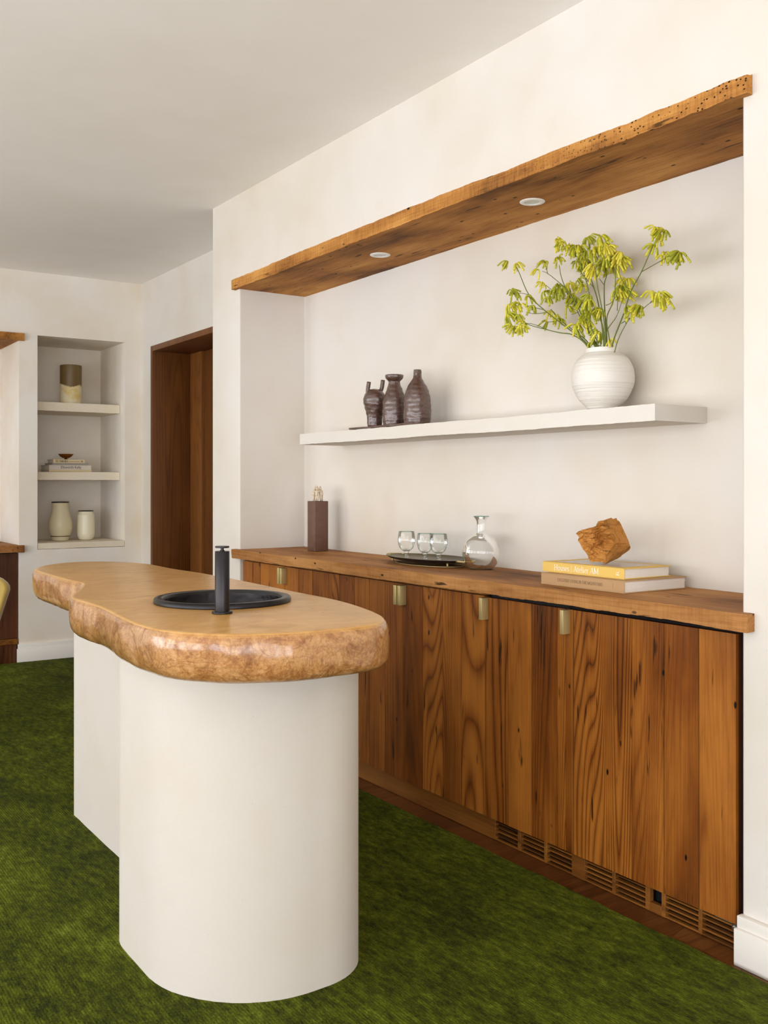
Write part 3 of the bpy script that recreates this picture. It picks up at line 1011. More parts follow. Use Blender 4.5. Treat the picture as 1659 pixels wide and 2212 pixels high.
GL = {
    'H': (0.86, stem(.17, 0, 1) + stem(.69, 0, 1) + [([(.17, .52), (.69, .52)], TH)]),
    'A': (0.80, [([(.08, 0), (.40, 1)], TH), ([(.40, 1), (.70, 0)], TK), ([(.20, .36), (.58, .36)], TH), sf(.08, TH / 2, .2), sf(.70, TH / 2, .22)]),
    'M': (1.06, stem(.16, 0, 1, .22) + stem(.90, 0, 1, .22) + [([(.16, 1), (.53, .08)], TK), ([(.53, .08), (.90, 1)], TH)]),
    'E': (0.68, stem(.17, 0, 1) + [([(.17, .97), (.60, .97), (.60, .84)], TH), ([(.17, .52), (.48, .52)], TH), ([(.17, .03), (.62, .03), (.62, .18)], TH)]),
    'X': (0.76, [([(.10, 1), (.66, 0)], TK), ([(.66, 1), (.10, 0)], TH), sf(.1, .97, .2), sf(.66, .97, .2), sf(.1, .03, .2), sf(.66, .03, .2)]),
    'C': (0.76, [(arc(.42, .5, .34, .48, 45, 315, 20), .10), ([(.66, .84), (.66, .66)], TH)]),
    'G': (0.82, [(arc(.42, .5, .34, .48, 45, 320, 20), .10), ([(.68, .84), (.68, .68)], TH), ([(.70, .42), (.70, .06)], TK), sf(.66, .43, .24)]),
    'L': (0.64, stem(.17, 0, 1) + [([(.17, .03), (.58, .03), (.58, .2)], TH)]),
    'U': (0.80, [([(.17, 1), (.17, .35)] + arc(.40, .32, .23, .30, 180, 360, 10) + [(.63, .35), (.63, 1)], .10), sf(.17, .97), sf(.63, .97, .2)]),
    'S': (0.58, [([(.50, .84)] + arc(.29, .75, .19, .22, 30, 250, 10) + arc(.29, .26, .21, .24, 80, -150, 10), .10)]),
    'I': (0.36, stem(.18, 0, 1)),
    'V': (0.78, [([(.10, 1), (.40, 0)], TK), ([(.40, 0), (.68, 1)], TH), sf(.1, .97, .22), sf(.68, .97, .2)]),
    'N': (0.84, [([(.16, 0), (.16, 1)], TH), ([(.16, 1), (.68, 0)], TK), ([(.68, 0), (.68, 1)], TH), sf(.16, .03, .22), sf(.68, .97, .22)]),
    'T': (0.72, stem(.36, 0, 1, .26, True, False) + [([(.06, .80), (.06, .97), (.66, .97), (.66, .80)], TH)]),
    'O': (0.84, [(arc(.42, .5, .33, .47, 0, 360, 28), .10)]),
    'R': (0.76, stem(.17, 0, 1) + [([(.17, .96)] + arc(.36, .74, .22, .22, 90, -90, 10) + [(.17, .52)], .08), ([(.36, .52), (.68, 0)], TK)]),
    'B': (0.70, stem(.17, 0, 1) + [([(.17, .96)] + arc(.36, .75, .18, .21, 90, -90, 10) + [(.17, .54)], .08), ([(.17, .54)] + arc(.38, .28, .22, .25, 90, -90, 10) + [(.17, .03)], .08)]),
    'o': (0.58, [(arc(.29, .33, .22, .30, 0, 360, 24), .09)]),
    'u': (0.62, [([(.14, .64), (.14, .22)] + arc(.30, .20, .16, .17, 180, 330, 8) + [(.46, .2)], .09), ([(.48, .64), (.48, 0)], .11), sf(.10, .63, .14), sf(.44, .63, .14), sf(.52, .03, .12)]),
    's': (0.46, [([(.38, .54)] + arc(.22, .48, .14, .15, 30, 250, 8) + arc(.23, .18, .16, .15, 80, -150, 8), .085)]),
    'e': (0.54, [(arc(.28, .33, .21, .30, 0, 310, 20), .085), ([(.08, .36), (.49, .36)], TH)]),
    't': (0.38, [([(.17, .84), (.17, .12)] + arc(.27, .12, .10, .10, 180, 300, 5), .10), ([(.04, .62), (.34, .62)], TH)]),
    'l': (0.32, [([(.16, 0), (.16, 1.04)], .11), sf(.16, .03, .24), sf(.12, 1.0, .14)]),
    'i': (0.32, [([(.16, 0), (.16, .64)], .11), sf(.16, .03, .24), sf(.12, .63, .14), ([(.11, .86), (.21, .86)], .10)]),
    'r': (0.44, [([(.14, 0), (.14, .64)], .11), sf(.14, .03, .24), sf(.10, .63, .14), ([(.14, .40)] + arc(.30, .44, .14, .17, 170, 60, 6), .08)]),
    '|': (0.36, [([(.18, -.12), (.18, 1.05)], .06)]),
    ' ': (0.30, []),
}


def lettering(text, height, width, origin, right, up, mat, parent, lift=0.0004, bold=1.0):
    """Flat printed letters lying on a face: origin = left end of the baseline."""
    right, up = Vector(right).normalized(), Vector(up).normalized()
    nv = right.cross(up)
    total = sum(GL[c][0] for c in text)
    sx = width / total
    bm = bmesh.new()
    cur = 0.0
    layer = 0
    for ch in text:
        adv, strokes = GL[ch]
        for pts, wd_ in strokes:
            P = [Vector(((cur + x) * sx, y * height)) for x, y in pts]
            hw = wd_ * bold * height * 0.5
            m_ = len(P)
            Ls, Rs = [], []
            layer += 1
            off = lift + (layer % 7) * 0.000012
            for i_, p in enumerate(P):
                d_ = (P[min(i_ + 1, m_ - 1)] - P[max(i_ - 1, 0)])
                if d_.length < 1e-9: d_ = Vector((1, 0))
                d_.normalize()
                q = Vector((-d_.y, d_.x)) * hw
                for lst, pp in ((Ls, p + q), (Rs, p - q)):
                    lst.append(bm.verts.new(Vector(origin) + right * pp.x + up * pp.y + nv * off))
            for i_ in range(m_ - 1):
                bm.faces.new((Ls[i_], Rs[i_], Rs[i_ + 1], Ls[i_ + 1]))
        cur += adv
    me = bpy.data.meshes.new("lettering")
    bm.to_mesh(me); bm.free()
    o_ = link("lettering", me, mat, parent)
    if parent is not None and parent.type == 'EMPTY':
        o_.matrix_parent_inverse = Matrix.Translation(-Vector(parent.location))
    return o_


def sans(text, height, width, origin, right, up, mat, parent):
    cu = bpy.data.curves.new("lettering", 'FONT')
    cu.body = text
    cu.size = 1
    o_ = bpy.data.objects.new("lettering", cu)
    COL.objects.link(o_)
    bpy.context.view_layer.update()
    dm = o_.dimensions
    r_, u_ = Vector(right).normalized(), Vector(up).normalized()
    n_ = r_.cross(u_)
    mt = Matrix((r_, u_, n_)).transposed().to_4x4()
    mt.translation = Vector(origin) + n_ * 0.0006
    mt = mt @ Matrix.Diagonal((width / dm.x, height / 0.72, 1, 1))
    me = bpy.data.meshes.new_from_object(o_.evaluated_get(bpy.context.evaluated_depsgraph_get()))
    bpy.data.objects.remove(o_, do_unlink=True)
    bpy.data.curves.remove(cu)
    me.name = "lettering"
    me.materials.clear()
    o_ = link("lettering", me, mat)
    o_.parent = parent
    o_.matrix_parent_inverse = Matrix.Translation(-Vector(parent.location))
    o_.matrix_world = mt
    return o_


def book(name, x0, x1, y0, y1, z0, z1, cover, label, cat="book", group=None, spine='-Y', th=0.0028):
    """A closed hardback lying flat; spine faces -Y or +X."""
    b = tag(empty(name, ((x0 + x1) / 2, (y0 + y1) / 2, z0)), label, cat, group)
    inv_ = Matrix.Translation(-Vector(b.location))
    e = 0.0006
    bm = bmesh.new()
    if spine == '-Y':
        add_box(bm, x0, x1, y0, y1, z0, z0 + th, bev=e, seg=1)
        add_box(bm, x0, x1, y0, y1, z1 - th, z1, bev=e, seg=1)
        add_box(bm, x0, x1, y0, y0 + th, z0 + th * .5, z1 - th * .5, bev=e, seg=1)
        pb = (x0 + .004, x1 - .004, y0 + th, y1 - .005, z0 + th, z1 - th)
    else:
        add_box(bm, x0, x1, y0, y1, z0, z0 + th, bev=e, seg=1)
        add_box(bm, x0, x1, y0, y1, z1 - th, z1, bev=e, seg=1)
        add_box(bm, x1 - th, x1, y0, y1, z0 + th * .5, z1 - th * .5, bev=e, seg=1)
        pb = (x0 + .005, x1 - th, y0 + .004, y1 - .004, z0 + th, z1 - th)
    o_ = from_bm("cover", bm, cover, b, auto=40); o_.matrix_parent_inverse = inv_
    bm = bmesh.new()
    nlay = 9
    for q in range(nlay):
        za = pb[4] + (pb[5] - pb[4]) * q / nlay
        zb = pb[4] + (pb[5] - pb[4]) * (q + 1) / nlay
        s__ = random.uniform(0, 0.0012)
        add_box(bm, pb[0] + (s__ if spine == '-Y' else 0), pb[1] - (s__ if spine == '-Y' else 0), pb[2] + (0 if spine == '-Y' else s__), pb[3] - s__, za, zb - 0.0001)
    o_ = from_bm("pages", bm, M['pages'], b); o_.matrix_parent_inverse = inv_
    return b


random.seed(5)
ZK0 = CT + 0.001
ZK1, ZK2 = ZK0 + 0.0375, ZK0 + 0.0375 + 0.0335
b1 = book("hardback_book", -2.409, -2.050, 2.224, 2.505, ZK0, ZK1, M['tan_cloth'], "tan linen hardback lying under the yellow book on the counter", group="books on the counter")
b2 = book("hardback_book", -2.440, -2.082, 2.258, 2.468, ZK1 + .0002, ZK2, M['yellow_cloth'], "mustard yellow hardback with white spine lettering below the wood chunk", group="books on the counter")
lettering("EXCLUSIVE LIVING IN THE MOUNTAINS", 0.0100, 0.196, (-2.333, 2.224, ZK0 + .0150), (1, 0, 0), (0, 0, 1), M['ink_brown'], b1, bold=0.9)
lettering("IIIIIIIII", 0.0030, 0.016, (-2.0935, 2.224, ZK0 + .0120), (0, 0, 1), (-1, 0, 0), M['ink_brown'], b1, bold=0.8)
lettering("Houses | Atelier AM", 0.0178, 0.198, (-2.384, 2.258, ZK1 + .0085), (1, 0, 0), (0, 0, 1), M['ink_white'], b2, bold=0.95)
lettering("R", 0.0125, 0.0150, (-2.1020, 2.258, ZK1 + .0095), (0, 0, 1), (-1, 0, 0), M['ink_white'], b2, bold=1.0)
o = box("cover_picture", (-2.400, -2.118, 2.285, 2.440, ZK2, ZK2 + 0.0004), M['print_grey'], b2)
o.matrix_parent_inverse = Matrix.Translation(-Vector(b2.location))

# wood chunk resting on the books: a broken block, split face to the left, sawn faces to the right
SIL = [(185, 540), (225, 495), (300, 465), (440, 425), (610, 385), (640, 320), (670, 265), (800, 240), (920, 205), (965, 232), (1055, 215), (1075, 262), (1130, 290), (1170, 385), (1240, 540), (1335, 760),
       (1400, 880), (1395, 920), (1330, 975), (1240, 1030), (1225, 1060), (1130, 1110), (960, 1145), (760, 1180), (725, 1140), (600, 1135), (480, 1140), (450, 1100), (440, 1050), (375, 940), (320, 880), (270, 770), (225, 680), (248, 620)]
KPT = at_z(1308, 1219.5, ZK2)
kd = -KPT.x * CS + KPT.y * SN
unit = kd / F_PX / 9.76
EU, EW = Vector((SN, CS, 0)), Vector((-CS, SN, 0))
RIDGE = [(690, 200), (720, 300), (800, 370), (900, 600), (955, 740), (880, 830), (740, 1000), (735, 1200)]


def ridge_u(v_):
    for (u0, v0), (u1, v1) in zip(RIDGE[:-1], RIDGE[1:]):
        if v0 <= v_ <= v1: return u0 + (u1 - u0) * (v_ - v0) / (v1 - v0)
    return RIDGE[0][0] if v_ < RIDGE[0][1] else RIDGE[-1][0]


def chunk_w(u, v_):
    """Depth (crop units, away from the camera) of the front surface."""
    du = u - ridge_u(v_)
    if du > 0:
        w_ = 0.75 * du * min(1, du / 60 + .2)
        below = (v_ - 960) - (u - 1060) * (-0.35 if u > 1060 else -0.74)     # under the lower sawn edge
        if below > 0: w_ += 1.4 * below
        if v_ > 770 and du < 180 and below < 0: w_ -= 25
        crack = abs(v_ - 770 + (u - 1100) * .02)
        if crack < 14 and u > 960: w_ += 20 * (1 - crack / 14)
        return w_ + 5 * NZ((u, v_, 0), .012)
    d_ = -du
    w_ = 0.34 * d_ + 230 * math.exp(-((d_ - 150) / 150) ** 2) * math.exp(-((v_ - 640) / 300) ** 2)
    w_ += 55 * NZ((u, v_ * 2.2, 3), .006) + 40 * NZ((u, v_ * 2, 9), .016) + 26 * NZ((u, v_, 4), .045)
    return w_


poly = []
for (p0, p1) in zip(SIL, SIL[1:] + SIL[:1]):
    for k in range(5):
        t = k / 5
        poly.append(Vector((p0[0] + (p1[0] - p0[0]) * t + 5 * NZ((p0[0] + k, p0[1], 0), .31), p0[1] + (p1[1] - p0[1]) * t + 5 * NZ((p0[1], k, 3), .37))))
cc_ = Vector((790, 690))
NRr = 34
bm = bmesh.new()


def chunk_pt(q, w_):
    return EU * (q.x - 760) * unit + Vector((0, 0, (1180 - q.y) * unit)) + EW * w_ * unit


fr_, bk_ = [], []
for k in range(1, NRr + 1):
    rho = (k / NRr) ** .85
    fr_.append([bm.verts.new(chunk_pt(cc_.lerp(q, rho), chunk_w(*cc_.lerp(q, rho)))) for q in poly])
for k in range(1, 9):
    rho = k / 8
    bk_.append([bm.verts.new(chunk_pt(cc_.lerp(q, rho * .93 + .02), max(chunk_w(*q) + 40, 330 + 260 * (1 - rho ** 3)))) for q in poly])
np_ = len(poly)
for rows_, flip in ((fr_, 0), (bk_, 1)):
    cv = bm.verts.new(chunk_pt(cc_, chunk_w(*cc_) if not flip else 590))
    for k in range(np_): bm.faces.new((cv, rows_[0][k], rows_[0][(k + 1) % np_]))
    for i_ in range(len(rows_) - 1):
        for k in range(np_): bm.faces.new((rows_[i_][k], rows_[i_ + 1][k], rows_[i_ + 1][(k + 1) % np_], rows_[i_][(k + 1) % np_]))
for k in range(np_): bm.faces.new((fr_[-1][k], bk_[-1][k], bk_[-1][(k + 1) % np_], fr_[-1][(k + 1) % np_]))
mz = min(v.co.z for v in bm.verts)
o = from_bm("wood_chunk", bm, M['chunk'], auto=32)
o.location = (KPT.x, KPT.y, ZK2 + 0.0008 - mz)
tag(o, "broken chunk of raw wood standing on the yellow book", "wood chunk")

# ------------------------------------------------------------------ counter objects
# brown block with figurine
blk = tag(box("ceramic_block", (-4.253, -4.178, 2.385, 2.460, CT + 0.001, CT + 0.245), M['block'], None, 0.0025), "tall square brown ceramic block on the counter by the niche corner", "block")
fz = CT + 0.245
fig = tag(empty("figurine", (-4.2155, 2.4225, fz)), "small ivory figurine of huddled standing figures on the brown block", "figurine")
cen = Vector((0, 0, 0))
random.seed(4)
for k in range(5):
    a = 2 * math.pi * k / 5 + 0.5
    c0 = Vector((0.0205 * math.cos(a), 0.0205 * math.sin(a), 0))
    inn = -c0.normalized()
    tan = Vector((-inn.y, inn.x, 0))
    hgt = random.uniform(0.064, 0.074)
    bm = bmesh.new()
    for s_ in (-1, 1):
        add_tube(bm, [c0 + tan * s_ * 0.0042 - inn * .002 + Vector((0, 0, 0.0003)), c0 + tan * s_ * 0.0042 + Vector((0, 0, hgt * .22)), c0 + tan * s_ * 0.003 + Vector((0, 0, hgt * .46))], [.0036, .0046, .0062], 8)
    add_tube(bm, [c0 + Vector((0, 0, hgt * .38)), c0 + Vector((0, 0, hgt * .5)), c0 + inn * .002 + Vector((0, 0, hgt * .68)), c0 + inn * .004 + Vector((0, 0, hgt * .78)), c0 + inn * .005 + Vector((0, 0, hgt * .86))], [.0070, .0088, .0092, .0066, .0034], 10)
    hd = c0 + inn * .0068 + Vector((0, 0, hgt * .93))
    bmesh.ops.create_uvsphere(bm, u_segments=10, v_segments=8, radius=.0064, matrix=Matrix.Translation(hd))
    for q in (-1, 1):
        add_tube(bm, [hd + tan * q * .0025 + Vector((0, 0, .003)), hd + tan * q * .0038 - inn * .001 + Vector((0, 0, .0085)), hd + tan * q * .0040 - inn * .002 + Vector((0, 0, .0125))], [.0018, .0014, .0007], 6)
    for s_ in (-1, 1):
        sh = c0 + inn * .003 + tan * s_ * .006 + Vector((0, 0, hgt * .76))
        add_tube(bm, [sh, sh + tan * s_ * .008 + inn * .002 + Vector((0, 0, -.001)), sh + tan * s_ * .015 + inn * .006 + Vector((0, 0, -.004))], [.0042, .0036, .0028], 8)
    from_bm("standing_figure", bm, M['ivory'], fig, smooth=True)

# oval tray
TC = Vector((-3.27, 2.40))
tr = tag(empty("serving_tray", (TC.x, TC.y, CT + 0.001)), "oval dark bronze serving tray with brass handles holding the glasses", "tray")


def oval_lathe(bm, prof_, rx, ry, seg=72):
    rings_ = []
    for (s_, z_) in prof_:
        rings_.append([bm.verts.new((rx * s_ * math.cos(2 * math.pi * k / seg), ry * s_ * math.sin(2 * math.pi * k / seg), z_)) for k in range(seg)])
    for i_ in range(len(rings_) - 1):
        for k in range(seg): bm.faces.new((rings_[i_][k], rings_[i_][(k + 1) % seg], rings_[i_ + 1][(k + 1) % seg], rings_[i_ + 1][k]))
    return rings_


TRX, TRY = 0.250, 0.125
bm = bmesh.new()
rs = oval_lathe(bm, [(0.70, 0.0185), (0.82, 0.0195), (0.93, 0.0235), (0.995, 0.0285), (1.0, 0.0290)], TRX, TRY)
bm.faces.new(rs[0])
from_bm("dish", bm, M['tray'], tr, smooth=True)
bm = bmesh.new()
rs = oval_lathe(bm, [(1.0, 0.0288), (0.98, 0.0262), (0.91, 0.0195), (0.80, 0.0155), (0.70, 0.0150)], TRX, TRY)
bm.faces.new(rs[-1])
from_bm("underside", bm, M['tray_under'], tr, smooth=True)
bm = bmesh.new()
rs = oval_lathe(bm, [(0.76, 0.0006), (0.78, 0.0006), (0.78, 0.0022), (0.76, 0.0022), (0.76, 0.0006)], TRX, TRY)
from_bm("foot_ring", bm, M['brass'], tr, auto=40)
for s_ in (-1, 1):
    for q in (-1, 1):
        bm = bmesh.new()
        add_tube(bm, [(s_ * .19, q * .048, 0.003), (s_ * .19, q * .048, 0.017)], .004, 10)
        from_bm("foot", bm, M['brass'], tr, smooth=True)
    bm = bmesh.new()
    add_tube(bm, spline([(s_ * .226, -.035, .0265), (s_ * .262, -.030, .0262), (s_ * .280, 0, .0262), (s_ * .262, .030, .0262), (s_ * .226, .035, .0265)], 6), .0035, 10)
    from_bm("handle", bm, M['brass'], tr, smooth=True)


# glasses
def wine_glass(p, wid, hgt, label):
    g = tag(empty("stemmed_glass", (p.x, p.y, p.z)), label, "glass", "glasses on the tray")
    k = wid / 0.073
    bt = hgt * 0.245
    bm = bmesh.new()
    pr_ = spline([(.004 * k, bt), (.018 * k, bt + .003), (.030 * k, bt + .016), (.0355 * k, bt + .036), (.0362 * k, bt + .050), (.0338 * k, hgt * .93), (.0322 * k, hgt)], 6)
    add_lathe(bm, [(q.x, q.y) for q in pr_], 56)
    from_bm("bowl", bm, M['glass'], g, smooth=True)
    bm = bmesh.new()
    add_lathe(bm, [(.0005, bt + .0046), (.014 * k, bt + .0035), (.0165 * k, bt + .0018), (.010 * k, bt - .0012), (.0098 * k, bt - .006), (.0096 * k, .006), (.0108 * k, .001), (.0104 * k, .0002), (.0005, .0002)], 40)
    from_bm("foot", bm, M['glass_solid'], g, smooth=True)
    bm = bmesh.new()
    add_lathe(bm, [(.0322 * k, hgt - .0008), (.0330 * k, hgt), (.0322 * k, hgt + .0008), (.0314 * k, hgt), (.0322 * k, hgt - .0008)], 56)
    from_bm("rim", bm, M['glass_edge'], g, smooth=True)


TZ = CT + 0.001 + 0.0188
for (pxx, pyy, wd_, ht_, lab) in ((878, 1203.5, .073, .108, "clear stemmed glass standing apart at the tray's left end"),
                                  (918, 1207, .068, .104, "clear stemmed glass at the back of the tray's pair, partly hidden"),
                                  (947.5, 1208.5, .074, .104, "clear stemmed glass on the tray nearest the carafe")):
    wine_glass(at_z(pxx, pyy, TZ), wd_, ht_, lab)

# carafe
CP = at_z(1039.5, 1229.5, CT)
cf = tag(empty("glass_carafe", (CP.x, CP.y, CT + 0.001)), "round clear glass carafe with a flared neck on the counter", "carafe")
bm = bmesh.new()
pr_ = spline([(.0005, .016), (.012, .013), (.026, .004), (.034, .0010), (.046, .004), (.062, .022), (.0725, .052), (.0715, .080), (.060, .106), (.040, .124), (.0225, .134), (.0175, .142), (.0168, .158), (.0172, .176), (.0215, .190), (.0290, .2005), (.0305, .2020)], 7)
add_lathe(bm, [(max(.0004, q.x), q.y) for q in pr_], 72)
from_bm("body", bm, M['glass'], cf, smooth=True)
bm = bmesh.new()
add_lathe(bm, [(.0300, .2010), (.0312, .2020), (.0305, .2032), (.0294, .2022), (.0300, .2010)], 64)
from_bm("rim", bm, M['glass_edge'], cf, smooth=True)
bm = bmesh.new()
add_lathe(bm, [(.028, .0022), (.034, .0004), (.040, .0012), (.044, .0030), (.040, .0032), (.034, .0024), (.028, .0022)], 64)
from_bm("base_ring", bm, M['glass_edge'], cf, smooth=True)

# ------------------------------------------------------------------ on the floating shelf
# thin clay slab with three bottles
random.seed(21)
sl_y0, sl_y1 = 2.312, 2.470
bm = bmesh.new()
SXA, SXB = -3.745, -3.215
ztop = SZ1 + 0.001


def slab_disp(v):
    e = 0.004 * NZ(v, 22) + 0.003 * NZ(v, 60)
    return Vector((e, 0.005 * NZ(v, 16, 3) + 0.002 * NZ(v, 60, 3), (0.0020 * (NZ(v, 14, 6) + .8)) if v.z > ztop + .004 else (0.0016 * (NZ(v, 14, 6) + .8))))


grid_box(bm, SXA, SXB, sl_y0, sl_y1, ztop, ztop + 0.008, (0.008, 0.008, 0.008), slab_disp)
tag(from_bm("clay_slab", bm, M['brown_glaze'], auto=40), "thin ragged brown clay slab under the three bottles on the shelf", "slab")
zb_ = ztop + 0.0112


def bottle(px, wid, ctrl, label, ypos, seed, spouts=()):
    p = at_y(px, 915, ypos)
    b = tag(empty("clay_bottle", (p.x, ypos, zb_)), label, "bottle", "clay bottles on the shelf")
    bm = bmesh.new()
    pf = spline(ctrl, 10)

    def wob(a, z):
        v = Vector((math.cos(a) * .05, math.sin(a) * .05, z))
        return 0.0022 * NZ(v, 22, seed) + 0.00035 * math.sin(z * 330 + 3 * NZ(v, 20, seed)) + 0.0016 * NZ(v, 60, seed)
    add_lathe(bm, [(q.x, q.y) for q in pf], 64, cap0=True, wob=wob)
    from_bm("body", bm, M['brown_glaze'], b, smooth=True)
    for path, rr in spouts:
        bm = bmesh.new()
        add_tube(bm, spline(path, 5), rr, 18, cap=False)
        o_ = from_bm("spout", bm, M['brown_glaze'], b, smooth=True)
        o_.modifiers.new("wall", 'SOLIDIFY').thickness = 0.003
    return b


rt = Vector((SN, CS, 0))
bottle(809.5, .1, [(.030, 0), (.032, .012), (.034, .045), (.042, .075), (.0505, .102), (.0500, .125), (.041, .148), (.024, .163), (.002, .1665)],
       "squat brown clay bottle with twin spouts, leftmost on the slab", 2.375, 1,
       [([rt * -.030 + Vector((0, 0, .142)), rt * -.030 + Vector((0, 0, .165)), rt * -.025 + Vector((0, 0, .197))], .0092),
        ([rt * .022 + Vector((0, 0, .150)), rt * .031 + Vector((0, 0, .170)), rt * .036 + Vector((0, 0, .205))], .0092)])
bottle(852, .107, [(.047, 0), (.050, .02), (.0515, .05), (.0500, .085), (.046, .12), (.033, .160), (.0255, .178), (.0265, .190), (.037, .203), (.0385, .214), (.0365, .217), (.030, .208), (.020, .185)],
       "brown clay bottle with a flared cup mouth, middle of the three", 2.395, 2)
bottle(901.5, .111, [(.054, 0), (.0565, .02), (.057, .05), (.0555, .09), (.052, .122), (.042, .152), (.026, .180), (.0185, .195), (.0165, .212), (.0160, .2235), (.0130, .2235), (.012, .205)],
       "tall brown clay bottle with a narrow neck, rightmost on the slab", 2.405, 3)

# round white vase and its flowers
VY = 2.425
VP = at_y(1302, 885, VY)
vz = SZ1 + 0.0015
vs_ = tag(empty("round_vase", (VP.x, VY, vz)), "round white stoneware vase holding yellow flowers on the shelf", "vase")
bm = bmesh.new()
prof_v = spline([(.047, 0), (.0465, .006), (.056, .017), (.080, .041), (.099, .080), (.1035, .110), (.0985, .144), (.082, .174), (.062, .190), (.0565, .1925), (.0560, .197), (.0560, .2065), (.0535, .2075), (.0505, .203), (.0500, .190), (.075, .170), (.090, .140), (.094, .105)], 8)
add_lathe(bm, [(q.x, q.y) for q in prof_v], 80, cap0=True)
from_bm("body", bm, M['white_vase'], vs_, smooth=True)

# flower head variants: drooping tubular blooms
random.seed(31)


def bloom_mesh(kind, ntube, spread_, ln):
    bm = bmesh.new()
    for k in range(ntube):
        a = 2 * math.pi * k / ntube + random.uniform(-.5, .5)
        out_ = spread_ * random.uniform(.2, 1.35)
        dx, dy = math.cos(a), math.sin(a)
        l_ = ln * random.uniform(.45, 1.2)
        path = [(0, 0, 0), (dx * out_ * .45, dy * out_ * .45, .0035 * random.uniform(.3, 1.4)), (dx * out_ * .85, dy * out_ * .85, -l_ * .35), (dx * out_, dy * out_, -l_ * .72), (dx * out_ * 1.15, dy * out_ * 1.15, -l_)]
        ps = spline(path, 3)
        m_ = len(ps)
        add_tube(bm, ps, [.0015 + .0017 * math.sin(math.pi * min(1, (i_ / (m_ - 1)) * 1.0) * .62) for i_ in range(m_)], 6)
        tip, dn = ps[-1], (ps[-1] - ps[-2]).normalized()
        sd = dn.cross(Vector((0.3, 0.5, 0.8))).normalized()
        for q in range(4):
            w = Matrix.Rotation(q * math.pi / 2 + .4, 3, dn) @ sd
            e1 = bm.verts.new(tip + w * .0022)
            e2 = bm.verts.new(tip + w * .0046 + dn * .0035)
            e3 = bm.verts.new(tip + (Matrix.Rotation(.7, 3, dn) @ w) * .0022)
            bm.faces.new((e1, e2, e3))
    me = bpy.data.meshes.new("flower_head")
    bm.to_mesh(me); bm.free()
    for p in me.polygons: p.use_smooth = True
    me.materials.append(M['petal'])
    return me


BL = [bloom_mesh(0, 7, .018, .028), bloom_mesh(1, 10, .017, .031), bloom_mesh(2, 6, .016, .027), bloom_mesh(3, 14, .022, .033), bloom_mesh(4, 8, .023, .024)]
C_ = lambda x, y: (1060 + x / 3.456, 460 + y / 3.456)
